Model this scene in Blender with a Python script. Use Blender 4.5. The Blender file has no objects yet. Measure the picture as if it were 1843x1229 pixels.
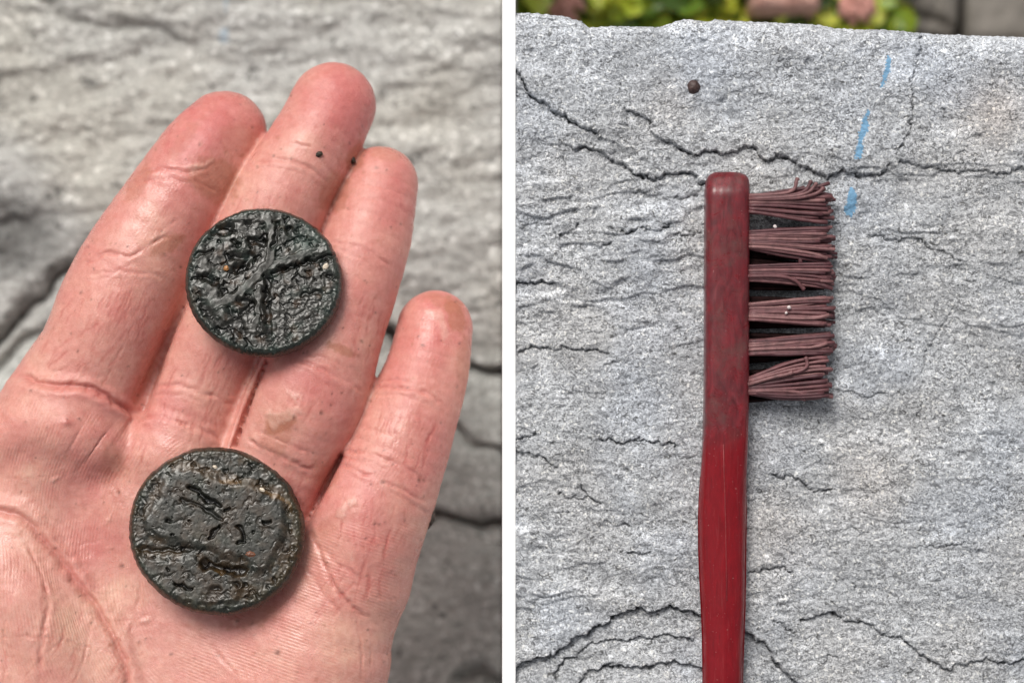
import bpy, math, random
import numpy as np
from mathutils import Vector

# ------------------------------------------------------------------ camera, world, sun, exposure
U = 1e-4                      # one working unit = 0.1 mm
H = 3600.0                    # camera height above the focus plane, in units
CX, CY = 921.5, 614.5
S = bpy.context.scene
COL = S.collection
cam_d = bpy.data.cameras.new('camera')
cam = bpy.data.objects.new('camera', cam_d)
COL.objects.link(cam)
cam.location = (0, 0, H * U)
cam.rotation_euler = (0, 0, 0)
cam_d.sensor_width = 36.0
cam_d.lens = 36.0 * H / 1843.0
cam_d.clip_start = 0.01
cam_d.clip_end = 50
cam_d.dof.use_dof = True
cam_d.dof.focus_distance = (H - 15) * U
cam_d.dof.aperture_fstop = 9.5
S.camera = cam

SUN_EL, SUN_AZ = 50.0, 114.0       # azimuth measured counter-clockwise from +X: light comes from the upper left
w = bpy.data.worlds.new('World'); S.world = w; w.use_nodes = True
nt = w.node_tree; nt.nodes.clear()
sky = nt.nodes.new('ShaderNodeTexSky'); sky.sky_type = 'NISHITA'; sky.sun_disc = False
sky.sun_elevation = math.radians(SUN_EL)
sky.sun_rotation = math.radians(90 - SUN_AZ)
sky.air_density = 1.0; sky.dust_density = 6.0; sky.ozone_density = 1.0
hsv = nt.nodes.new('ShaderNodeHueSaturation'); hsv.inputs['Saturation'].default_value = 0.22
bg = nt.nodes.new('ShaderNodeBackground'); bg.inputs['Strength'].default_value = 0.066
wo = nt.nodes.new('ShaderNodeOutputWorld')
nt.links.new(sky.outputs[0], hsv.inputs['Color']); nt.links.new(hsv.outputs[0], bg.inputs['Color'])
nt.links.new(bg.outputs[0], wo.inputs['Surface'])
sd = bpy.data.lights.new('sun', 'SUN'); sd.energy = 1.5; sd.angle = math.radians(26); sd.color = (1.0, 0.96, 0.9)
sun = bpy.data.objects.new('sun', sd); COL.objects.link(sun)
e, a = math.radians(SUN_EL), math.radians(SUN_AZ)
sun.rotation_euler = Vector((math.cos(e) * math.cos(a), math.cos(e) * math.sin(a), math.sin(e))).to_track_quat('Z', 'Y').to_euler()
sun.location = (-0.3, 0.5, 0.8)
S.view_settings.view_transform = 'Standard'; S.view_settings.look = 'None'
S.view_settings.exposure = 0.55; S.view_settings.gamma = 1.0
S.cycles.use_denoising = True
S.cycles.max_bounces = 8

# ------------------------------------------------------------------ helpers
rng = np.random.default_rng(7)
random.seed(7)
F32 = np.float32

def P(px, py, z=0.0):
    """photo pixel at height z -> working units"""
    k = 1 - z / H
    return ((px - CX) * k, -(py - CY) * k, z)

def topx(X, Y, Z):
    k = 1 - Z / H
    return X / k + CX, -Y / k + CY

_perm = {}
def noise(x, y, seed=0):
    """2-D gradient noise, about -1..1"""
    if seed not in _perm:
        r = np.random.default_rng(1000 + seed)
        p = r.permutation(256); ang = r.random(256) * 2 * np.pi
        _perm[seed] = (np.concatenate([p, p]).astype(np.int32), np.cos(ang).astype(F32), np.sin(ang).astype(F32))
    p, gx, gy = _perm[seed]
    x = np.asarray(x, F32); y = np.asarray(y, F32)
    xf = np.floor(x); yf = np.floor(y)
    xi = xf.astype(np.int32) & 255; yi = yf.astype(np.int32) & 255
    fx = x - xf; fy = y - yf
    u = fx * fx * fx * (fx * (fx * 6 - 15) + 10); v = fy * fy * fy * (fy * (fy * 6 - 15) + 10)
    def g(ix, iy, dx, dy):
        h = p[(p[ix & 255] + iy) & 255]
        return gx[h] * dx + gy[h] * dy
    n00 = g(xi, yi, fx, fy); n10 = g(xi + 1, yi, fx - 1, fy)
    n01 = g(xi, yi + 1, fx, fy - 1); n11 = g(xi + 1, yi + 1, fx - 1, fy - 1)
    return ((n00 * (1 - u) + n10 * u) * (1 - v) + (n01 * (1 - u) + n11 * u) * v) * 1.5

def fbm(x, y, scale, octaves=4, seed=0, gain=0.5, ridged=False):
    out = 0; a = 1.0; s = 1.0 / scale; tot = 0
    for i in range(octaves):
        n = noise(np.asarray(x) * s + 17.3 * i, np.asarray(y) * s - 9.1 * i, seed + i)
        if ridged: n = 1 - 2 * np.abs(n)
        out = out + a * n; tot += a; a *= gain; s *= 2.03
    return out / tot

def sstep(a, b, x):
    t = np.clip((x - a) / (b - a), 0, 1)
    return t * t * (3 - 2 * t)

def poly_dist(x, y, pts):
    """unsigned distance to a polyline, side (+ = right/below when the line runs left to right in pixels), param 0..1"""
    best = np.full(x.shape, 1e9, F32); side = np.zeros(x.shape, F32); par = np.zeros(x.shape, F32)
    n = len(pts) - 1
    for i in range(n):
        (ax, ay), (bx, by) = pts[i], pts[i + 1]
        dx, dy = bx - ax, by - ay; L2 = dx * dx + dy * dy + 1e-9
        t = np.clip(((x - ax) * dx + (y - ay) * dy) / L2, 0, 1)
        d = np.hypot(x - ax - t * dx, y - ay - t * dy)
        m = d < best
        best = np.where(m, d, best)
        side = np.where(m, np.sign(dx * (y - ay) - dy * (x - ax)), side)
        par = np.where(m, (i + t) / n, par)
    return best, side, par

def near(x, y, pts, pad):
    xs = [p[0] for p in pts]; ys = [p[1] for p in pts]
    return (x > min(xs) - pad) & (x < max(xs) + pad) & (y > min(ys) - pad) & (y < max(ys) + pad)

def in_poly(x, y, pts):
    """signed distance: negative inside"""
    ring = list(pts) + [pts[0]]
    d, _, _ = poly_dist(x, y, ring)
    ins = np.zeros(x.shape, bool)
    for i in range(len(ring) - 1):
        (ax, ay), (bx, by) = ring[i], ring[i + 1]
        c = ((ay > y) != (by > y)) & (x < (bx - ax) * (y - ay) / ((by - ay) if by != ay else 1e-9) + ax)
        ins ^= c
    return np.where(ins, -d, d)

def catmull(pts, k=4):
    pts = [np.array(p, float) for p in pts]
    P_ = [2 * pts[0] - pts[1]] + pts + [2 * pts[-1] - pts[-2]]
    out = []
    for i in range(1, len(P_) - 2):
        for j in range(k):
            t = j / k
            p0, p1, p2, p3 = P_[i - 1], P_[i], P_[i + 1], P_[i + 2]
            out.append(0.5 * (2 * p1 + (p2 - p0) * t + (2 * p0 - 5 * p1 + 4 * p2 - p3) * t * t + (3 * p1 - p0 - 3 * p2 + p3) * t ** 3))
    out.append(pts[-1])
    return out

def raw_mesh(name, verts, faces, smooth=True):
    """verts in units (n,3); faces: (m,4) or (m,3) array, or a list of such arrays"""
    if not isinstance(faces, list): faces = [faces]
    faces = [np.asarray(f, np.int32) for f in faces if len(f)]
    me = bpy.data.meshes.new(name)
    verts = np.asarray(verts, F32) * F32(U)
    me.vertices.add(len(verts)); me.vertices.foreach_set('co', verts.ravel())
    nl = sum(f.size for f in faces); npoly = sum(len(f) for f in faces)
    me.loops.add(nl); me.loops.foreach_set('vertex_index', np.concatenate([f.ravel() for f in faces]))
    tot = np.concatenate([np.full(len(f), f.shape[1], np.int32) for f in faces])
    me.polygons.add(npoly)
    me.polygons.foreach_set('loop_start', np.concatenate([[0], np.cumsum(tot)[:-1]]).astype(np.int32))
    me.polygons.foreach_set('loop_total', tot)
    me.polygons.foreach_set('use_smooth', np.full(npoly, smooth))
    me.update(calc_edges=True)
    return me

def add_float(me, name, vals):
    at = me.attributes.new(name, 'FLOAT', 'POINT'); at.data.foreach_set('value', np.asarray(vals, F32).ravel())
def add_color(me, name, rgb):
    at = me.attributes.new(name, 'FLOAT_COLOR', 'POINT')
    c = np.ones((len(rgb), 4), F32); c[:, :3] = rgb
    at.data.foreach_set('color', c.ravel())

def link(name, me, mat=None, parent=None, loc=None, label=None, cat=None, group=None, kind=None):
    o = bpy.data.objects.new(name, me); COL.objects.link(o)
    if mat is not None and me is not None and not me.materials: me.materials.append(mat)
    if parent is not None: o.parent = parent
    if loc is not None: o.location = [c * U for c in loc]
    for k, v in (('label', label), ('category', cat), ('group', group), ('kind', kind)):
        if v: o[k] = v
    return o

def grid_faces(nx, ny):
    i = np.arange(nx * ny).reshape(ny, nx)
    return np.stack([i[:-1, :-1], i[1:, :-1], i[1:, 1:], i[:-1, 1:]], -1).reshape(-1, 4)

def tube(path, rad, nseg=7, cap=True):
    """path list of 3-vectors in units, rad list -> verts, [quads, tris]"""
    path = np.array(path, float); n = len(path)
    tang = np.gradient(path, axis=0); tang /= np.linalg.norm(tang, axis=1)[:, None] + 1e-9
    up = np.array([0.13, 0.2, 1.0]); V = []
    for i in range(n):
        s = np.cross(tang[i], up); s /= np.linalg.norm(s); b = np.cross(s, tang[i])
        for k in range(nseg):
            an = 2 * math.pi * k / nseg
            V.append(path[i] + rad[i] * (math.cos(an) * s + math.sin(an) * b))
    Q = [[i * nseg + k, i * nseg + (k + 1) % nseg, (i + 1) * nseg + (k + 1) % nseg, (i + 1) * nseg + k] for i in range(n - 1) for k in range(nseg)]
    T = []
    if cap:
        V.append(path[0]); V.append(path[-1] + tang[-1] * rad[-1] * 0.5); c0, c1 = n * nseg, n * nseg + 1
        for k in range(nseg):
            T.append([c0, (k + 1) % nseg, k]); T.append([c1, (n - 1) * nseg + k, (n - 1) * nseg + (k + 1) % nseg])
    return np.array(V), [np.array(Q), np.array(T).reshape(-1, 3)]

class NT:
    def __init__(s, name):
        s.m = bpy.data.materials.new(name); s.m.use_nodes = True
        s.t = s.m.node_tree; s.t.nodes.clear()
        s.out = s.n('ShaderNodeOutputMaterial'); s.b = s.n('ShaderNodeBsdfPrincipled')
        s.l(s.b, 'BSDF', s.out, 'Surface')
        s.tc = s.n('ShaderNodeTexCoord')
    def n(s, t, **kw):
        nd = s.t.nodes.new(t)
        for k, v in kw.items():
            if hasattr(nd, k): setattr(nd, k, v)
        return nd
    def l(s, a, ao, b, bi): s.t.links.new(a.outputs[ao], b.inputs[bi])
    def set(s, nd, **kw):
        for k, v in kw.items(): nd.inputs[k.replace('_', ' ')].default_value = v
        return nd
    def mapping(s, scale):
        mp = s.n('ShaderNodeMapping'); mp.inputs['Scale'].default_value = scale; s.l(s.tc, 'Object', mp, 'Vector'); return mp
    def noise(s, scale, detail=3, rough=0.5, dist=0.0, vec=None):
        nd = s.n('ShaderNodeTexNoise'); s.set(nd, Scale=scale, Detail=detail, Roughness=rough, Distortion=dist)
        if vec is None: s.l(s.tc, 'Object', nd, 'Vector')
        else: s.l(vec, 0, nd, 'Vector')
        return nd
    def ramp(s, src, so, stops, interp='LINEAR'):
        r = s.n('ShaderNodeValToRGB'); r.color_ramp.interpolation = interp
        el = r.color_ramp.elements
        while len(el) < len(stops): el.new(0.5)
        for e_, (p_, c_) in zip(el, stops):
            e_.position = p_; e_.color = (c_, c_, c_, 1) if not hasattr(c_, '__len__') else (*c_, 1)
        s.l(src, so, r, 'Fac'); return r
    def mix(s, fac, a, b, mode='MIX'):
        m = s.n('ShaderNodeMix'); m.data_type = 'RGBA'; m.blend_type = mode
        def put(v, i):
            if isinstance(v, tuple) and hasattr(v[0], 'outputs'): s.t.links.new(v[0].outputs[v[1]], m.inputs[i])
            elif hasattr(v, '__len__'): m.inputs[i].default_value = (*v, 1)
            else: m.inputs[i].default_value = v
        put(fac, 0); put(a, 6); put(b, 7)
        return (m, 2)
    def math(s, op, a, b=0.0, c=None):
        m = s.n('ShaderNodeMath'); m.operation = op
        for i, v in enumerate((a, b) if c is None else (a, b, c)):
            if isinstance(v, tuple): s.t.links.new(v[0].outputs[v[1]], m.inputs[i])
            else: m.inputs[i].default_value = v
        return (m, 0)
    def attr(s, name):
        a_ = s.n('ShaderNodeAttribute'); a_.attribute_name = name; return a_
    def bump(s, h, strength, dist, prev=None):
        b = s.n('ShaderNodeBump'); b.inputs['Strength'].default_value = strength; b.inputs['Distance'].default_value = dist
        s.t.links.new(h[0].outputs[h[1]], b.inputs['Height'])
        if prev is not None: s.l(prev, 'Normal', b, 'Normal')
        return b
    def to(s, v, inp): s.t.links.new(v[0].outputs[v[1]], s.b.inputs[inp])

# ------------------------------------------------------------------ materials
def stone_material(name, light, dark, tint_attr=True, grain=1.0, soft=0.38, paint_mix=0.93):
    m = NT(name)
    st = m.mapping((1.0, 1.35, 1.0))
    n1 = m.noise(900 / grain, 2.0, 0.6, 1.5, st)             # squiggly crystals, about half a millimetre
    mid = [0.72 * l + 0.28 * d for l, d in zip(light, dark)]
    r1 = m.ramp(n1, 'Fac', [(0.30, mid), (0.385, dark), (0.43, mid), (0.50, light), (0.545, [min(0.85, c * 1.7) for c in light]), (0.60, mid), (0.66, [0.5 * c for c in mid]), (0.72, light)])
    n2 = m.noise(2600 / grain, 2, 0.6, 0.8)
    r2 = m.ramp(n2, 'Fac', [(0.35, 0.68), (0.62, 1.12)])
    c = m.mix(1.0, (r1, 0), (r2, 0), 'MULTIPLY')
    big = m.ramp(m.noise(95, 4, 0.6, 0.4), 'Fac', [(0.38, soft - 0.38), (0.68, soft)])
    c = m.mix((big, 0), c, [0.85 * l + 0.1 * d for l, d in zip(light, dark)])
    gl = m.noise(1500 / grain, 1, 0.5); c = m.mix(m.math('MULTIPLY', (m.ramp(gl, 'Fac', [(0.63, 0.0), (0.70, 1.0)]), 0), 0.7), c, (0.78, 0.78, 0.76))
    sp_ = m.noise(620 / grain, 3, 0.7, 1.2, st); c = m.mix(m.math('MULTIPLY', (m.ramp(sp_, 'Fac', [(0.33, 1.0), (0.40, 0.0)]), 0), 0.8), c, (0.045, 0.044, 0.042))
    if tint_attr:
        c = m.mix(1.0, c, (m.attr('tint'), 'Color'), 'MULTIPLY')
        pa = m.attr('paint')
        nn = m.noise(2500, 3, 0.6)
        s_ = m.math('ADD', (pa, 'Fac'), m.math('MULTIPLY', m.math('SUBTRACT', (nn, 'Fac'), 0.5), 17.0))
        mask = m.math('MULTIPLY', m.math('LESS_THAN', s_, 0.0), paint_mix)
        c = m.mix(mask, c, (0.155, 0.335, 0.52))
    m.to(c, 'Base Color')
    m.set(m.b, Roughness=0.72); m.b.inputs['Specular IOR Level'].default_value = 0.35
    b1 = m.bump((n1, 'Fac'), 0.8, 0.00022)
    b2 = m.bump((n2, 'Fac'), 0.6, 0.00010, b1)
    m.l(b2, 'Normal', m.b, 'Normal')
    return m.m

M_STONE = stone_material('speckled_grey_stone', (0.42, 0.432, 0.45), (0.095, 0.098, 0.104))
M_STONE_LOW = stone_material('weathered_beige_stone', (0.44, 0.435, 0.415), (0.15, 0.145, 0.135), grain=2.5, soft=0.8, paint_mix=0.32)

def skin_material():
    m = NT('skin')
    c = (m.attr('skin'), 'Color')
    n = m.noise(900, 4, 0.6)
    c = m.mix(0.8, c, (m.ramp(n, 'Fac', [(0.3, (0.90, 0.78, 0.76)), (0.7, (1.06, 1.10, 1.10))]), 0), 'MULTIPLY')
    n3 = m.noise(5200, 2, 0.6)
    c = m.mix(0.35, c, (m.ramp(n3, 'Fac', [(0.3, (0.88, 0.8, 0.78)), (0.7, (1.08, 1.1, 1.1))]), 0), 'MULTIPLY')
    s1 = m.math('SINE', (m.attr('phase'), 'Fac'))
    h1 = m.math('MULTIPLY', s1, (m.attr('ridge'), 'Fac'))
    c = m.mix(m.math('MULTIPLY', m.math('MAXIMUM', m.math('MULTIPLY', h1, -1.0), 0.0), 0.30), c, (0.50, 0.15, 0.10))
    m.to(c, 'Base Color')
    m.set(m.b, Roughness=0.47)
    m.b.inputs['Specular IOR Level'].default_value = 0.5
    m.b.inputs['Subsurface Weight'].default_value = 0.22
    m.b.inputs['Subsurface Radius'].default_value = (1.0, 0.30, 0.18)
    m.b.inputs['Subsurface Scale'].default_value = 0.0010
    wet = m.ramp(m.noise(75, 3, 0.6, 0.5), 'Fac', [(0.45, 0.34), (0.58, 0.13)])
    m.to(m.math('ADD', m.math('MULTIPLY', (n3, 'Fac'), 0.22), (wet, 0)), 'Roughness')
    b1 = m.bump(h1, 0.35, 0.00007)
    b2 = m.bump((n3, 'Fac'), 0.5, 0.0001, b1)
    v = m.n('ShaderNodeTexVoronoi'); v.feature = 'DISTANCE_TO_EDGE'; m.set(v, Scale=1700.0); m.l(m.tc, 'Object', v, 'Vector')
    b3 = m.bump((v, 'Distance'), 0.45, 0.0001, b2)
    m.l(b3, 'Normal', m.b, 'Normal')
    return m.m
M_SKIN = skin_material()

def coin_material():
    m = NT('wet_corroded_bronze')
    c = (m.attr('patina'), 'Color')
    n = m.noise(1500, 4, 0.65, 0.6)
    c = m.mix(0.9, c, (m.ramp(n, 'Fac', [(0.3, 0.45), (0.7, 1.7)]), 0), 'MULTIPLY')
    m.to(c, 'Base Color')
    m.b.inputs['Metallic'].default_value = 0.1
    m.to((m.ramp(n, 'Fac', [(0.35, 0.20), (0.7, 0.50)]), 0), 'Roughness')
    m.b.inputs['Specular IOR Level'].default_value = 0.42
    m.b.inputs['Coat Weight'].default_value = 0.12
    m.b.inputs['Coat Roughness'].default_value = 0.22
    b1 = m.bump((n, 'Fac'), 0.22, 0.00004)
    m.l(b1, 'Normal', m.b, 'Normal')
    return m.m
M_COIN = coin_material()

def plastic_material():
    m = NT('worn_red_plastic')
    mp = m.mapping((1, 0.06, 1))
    sc = m.noise(2600, 3, 0.6, 0.3, mp)          # scratches along the handle
    du = m.noise(300, 6, 0.72, 0.8)
    spk = m.noise(2400, 2, 0.5)
    red = (0.215, 0.005, 0.010); dusty = (0.128, 0.021, 0.027)
    worn = (m.attr('worn'), 'Fac')
    f = m.math('MULTIPLY', worn, (m.ramp(du, 'Fac', [(0.3, 0.45), (0.65, 1.0)]), 0))
    c = m.mix(f, red, dusty)
    c = m.mix(m.math('ADD', m.math('MULTIPLY', worn, 0.5), 0.28), c, (m.ramp(m.noise(520, 6, 0.75, 1.0, m.mapping((1, 0.4, 1))), 'Fac', [(0.32, 0.45), (0.5, 0.95), (0.68, 1.55)]), 0), 'MULTIPLY')
    c = m.mix(m.math('MULTIPLY', (m.ramp(sc, 'Fac', [(0.58, 0.0), (0.72, 1.0)]), 0), 0.12), c, (0.36, 0.12, 0.12))
    c = m.mix(m.math('MULTIPLY', (m.ramp(sc, 'Fac', [(0.28, 1.0), (0.42, 0.0)]), 0), 0.4), c, (0.06, 0.008, 0.01))
    c = m.mix(m.math('MULTIPLY', (m.ramp(m.noise(210, 5, 0.7, 0.6), 'Fac', [(0.48, 0.0), (0.70, 1.0)]), 0), m.math('MULTIPLY', worn, 0.6)), c, (0.105, 0.062, 0.055))
    c = m.mix(m.math('MULTIPLY', (m.ramp(spk, 'Fac', [(0.70, 0.0), (0.76, 1.0)]), 0), 0.4), c, (0.45, 0.28, 0.27))
    m.to(c, 'Base Color')
    m.to(m.math('ADD', m.math('MULTIPLY', f, 0.16), 0.18), 'Roughness')
    m.b.inputs['Subsurface Weight'].default_value = 0.25
    m.b.inputs['Subsurface Radius'].default_value = (1.0, 0.08, 0.06)
    m.b.inputs['Subsurface Scale'].default_value = 0.0015
    b1 = m.bump((sc, 'Fac'), 0.3, 0.00008); b2 = m.bump((du, 'Fac'), 0.12, 0.0002, b1)
    m.l(b2, 'Normal', m.b, 'Normal')
    return m.m
M_PLASTIC = plastic_material()

def bristle_material():
    m = NT('dusty_maroon_bristle')
    oi = m.n('ShaderNodeObjectInfo')
    c = (m.ramp(oi, 'Random', [(0.0, (0.085, 0.032, 0.038)), (0.5, (0.155, 0.062, 0.067)), (1.0, (0.26, 0.130, 0.128))]), 0)
    n = m.noise(700, 4, 0.65, 0.4)
    c = m.mix(0.7, c, (m.ramp(n, 'Fac', [(0.3, 0.45), (0.66, 1.25)]), 0), 'MULTIPLY')
    m.to(c, 'Base Color'); m.set(m.b, Roughness=0.5)
    m.b.inputs['Specular IOR Level'].default_value = 0.4
    n2 = m.noise(3000, 3, 0.6)
    m.l(m.bump((n2, 'Fac'), 0.4, 0.0001), 'Normal', m.b, 'Normal')
    return m.m
M_BRISTLE = bristle_material()
M_SHADE_BRISTLE = None

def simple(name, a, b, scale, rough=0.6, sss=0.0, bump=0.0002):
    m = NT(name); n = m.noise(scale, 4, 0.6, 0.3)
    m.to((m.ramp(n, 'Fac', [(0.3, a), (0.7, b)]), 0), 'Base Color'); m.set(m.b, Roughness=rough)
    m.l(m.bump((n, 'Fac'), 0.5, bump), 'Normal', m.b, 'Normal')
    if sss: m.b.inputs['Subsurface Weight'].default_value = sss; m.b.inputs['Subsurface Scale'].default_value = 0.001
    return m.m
M_SHADE_BRISTLE = simple('shade_dark_bristle', (0.007, 0.003, 0.003), (0.022, 0.008, 0.008), 900, 0.8)  # near-black base colour paints the shade between the tufts
M_SHADE_BRISTLE.node_tree.nodes['Principled BSDF'].inputs['Specular IOR Level'].default_value = 0.1
M_WHITE = simple('white_gap_board', (0.90, 0.90, 0.90), (0.93, 0.93, 0.93), 60, 0.6, bump=0.00001)
M_SEED = simple('brown_seed', (0.035, 0.018, 0.016), (0.085, 0.05, 0.045), 2600, 0.5)
M_MUD = simple('dark_mud', (0.012, 0.008, 0.004), (0.05, 0.03, 0.014), 2500, 0.35)
M_PALE = simple('pale_grit', (0.55, 0.45, 0.33), (0.8, 0.72, 0.6), 3000, 0.3)
M_AMBER = simple('amber_grit', (0.28, 0.11, 0.03), (0.55, 0.27, 0.10), 3000, 0.3)
M_RUST = simple('rusty_grit', (0.10, 0.035, 0.015), (0.22, 0.09, 0.05), 3000, 0.35)
M_DUST = simple('white_crumb', (0.6, 0.5, 0.48), (0.85, 0.78, 0.76), 3000, 0.6)
M_SOIL = simple('soil', (0.025, 0.018, 0.012), (0.09, 0.065, 0.045), 300, 0.9, bump=0.002)
M_PAVER = simple('grey_brown_paving', (0.15, 0.135, 0.115), (0.24, 0.215, 0.19), 110, 0.8, bump=0.001)
M_STEM = simple('green_stem', (0.06, 0.09, 0.02), (0.12, 0.16, 0.04), 200, 0.6)
M_PINK = simple('pink_petal', (0.46, 0.18, 0.15), (0.70, 0.40, 0.33), 500, 0.6)
M_BRICK = simple('pinkish_brick', (0.40, 0.20, 0.16), (0.62, 0.38, 0.32), 320, 0.85, bump=0.0008)
def leaf_material():
    m = NT('yellow_green_leaf'); oi = m.n('ShaderNodeObjectInfo')
    c = (m.ramp(oi, 'Random', [(0.0, (0.03, 0.07, 0.008)), (0.3, (0.10, 0.18, 0.012)), (0.55, (0.46, 0.54, 0.035)), (1.0, (0.66, 0.66, 0.10))]), 0)
    m.to(c, 'Base Color'); m.set(m.b, Roughness=0.4)
    m.b.inputs['Subsurface Weight'].default_value = 0.2; m.b.inputs['Subsurface Scale'].default_value = 0.0008
    return m.m
M_LEAF = leaf_material()

# ------------------------------------------------------------------ ground, paving, added divider
GZ = -1600.0
def spaced(lo, hi, d, lo_out, hi_out, grow=1.22):
    """coordinates: step d between lo and hi, growing outside"""
    c = list(np.arange(lo, hi + d / 2, d)); s = d; x = c[-1]
    while x < hi_out: s = min(s * grow, 60); x += s; c.append(min(x, hi_out))
    s = d; x = c[0]; pre = []
    while x > lo_out: s = min(s * grow, 60); x -= s; pre.append(max(x, lo_out))
    return np.array(pre[::-1] + c)

gx = np.linspace(-30000, 30000, 61); gX, gY = np.meshgrid(gx, gx[::-1])
gZ = GZ - 20 + 12 * fbm(gX, gY, 2600, 3, 40)
me = raw_mesh('ground', np.stack([gX, gY, gZ], -1).reshape(-1, 3), grid_faces(61, 61))
link('ground', me, M_SOIL, kind='structure')

def block(name, x0, x1, y0, y1, z0, z1, mat, bevel=10, nx=10, ny=10, rough=6, seed=1, grooves=(), **kw):
    """a box with a bevelled rim, uneven top and full thickness; coordinates in units"""
    xs = np.concatenate([[x0, x0 + bevel * .4], np.linspace(x0 + bevel, x1 - bevel, nx), [x1 - bevel * .4, x1]])
    ys = np.concatenate([[y1, y1 - bevel * .4], np.linspace(y1 - bevel, y0 + bevel, ny), [y0 + bevel * .4, y0]])
    X, Y = np.meshgrid(xs, ys)
    e_ = np.minimum(np.minimum(X - x0, x1 - X), np.minimum(Y - y0, y1 - Y))
    Z = z1 - bevel * (1 - np.sqrt(np.clip(1 - (1 - np.clip(e_ / bevel, 0, 1)) ** 2, 0, 1))) + rough * fbm(X, Y, (x1 - x0) / 5, 3, seed)
    for g_ in grooves:
        dg, _, _ = poly_dist(X, Y, g_); Z -= 34 * np.exp(-(dg / 11) ** 2)
    V = np.stack([X, Y, Z], -1).reshape(-1, 3); n_y, n_x = X.shape
    return skirted(name, V, n_x, n_y, z0, mat, **kw)

def skirted(name, V, nx, ny, z0, mat, rings=0, **kw):
    i = np.arange(nx * ny).reshape(ny, nx)
    rim = np.concatenate([i[0, :], i[1:, -1], i[-1, ::-1][1:], i[::-1, 0][1:-1]])
    Vs = [V]; Fs = [grid_faces(nx, ny)]; prev = rim; base = len(V); R = len(rim)
    levels = rings + 1; top = V[rim]
    for k in range(1, levels + 1):
        t = k / levels; ring = top.copy(); ring[:, 2] = top[:, 2] * (1 - t) + z0 * t
        if rings and k < levels:
            ring[:, 1] += 10 * fbm(ring[:, 0], ring[:, 2], 90, 3, 5)
        Vs.append(ring); cur = np.arange(base, base + R); base += R
        Fs.append(np.stack([prev, np.roll(prev, -1), np.roll(cur, -1), cur], -1)); prev = cur
    Vs.append(np.array([[V[:, 0].mean(), V[:, 1].mean(), z0]])); c = np.full(R, base)
    T = np.stack([prev, np.roll(prev, -1), c], -1)
    me_ = raw_mesh(name, np.concatenate(Vs), [np.concatenate(Fs), T])
    return me_, link(name, me_, mat, **kw)

# white board added to fill the blank gap between the two set-ups
bx0, bx1 = P(904, 0)[0], P(928, 0)[0]
_, board = block('added_divider', bx0, bx1, -1500, 1500, GZ, 0, M_WHITE, bevel=0.6, nx=3, ny=8, rough=0,
      label='narrow white board added to fill the blank gap between the two grey stones', cat='board')

# paving beyond the slab, upper right
def pv(px, py): return P(px, py, GZ + 120)[:2]
pav = link('paving', None, kind='structure')
for (xa, ya, xb, yb, s_) in ((1582, -220, 1725, 62, 3), (1741, -240, 2080, 72, 4), (1582, 70, 2080, 420, 5), (1582, -600, 2080, -256, 6)):
    (x0, y1), (x1, y0) = pv(xa, ya), pv(xb, yb)
    me_, o = block('paving_stone', x0, x1, y0, y1, GZ - 10, GZ + 120 + 4 * (s_ % 2), M_PAVER, bevel=18, nx=60, ny=60, rough=16, seed=s_, parent=pav, grooves=[[pv(*q) for q in l_] for l_ in (((1585,22),(1640,24),(1685,34),(1715,50),(1735,66)), ((1640,20),(1652,-10),(1690,-60)), ((1620,24),(1628,50),(1625,80)))] if s_ == 3 else ())

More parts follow.
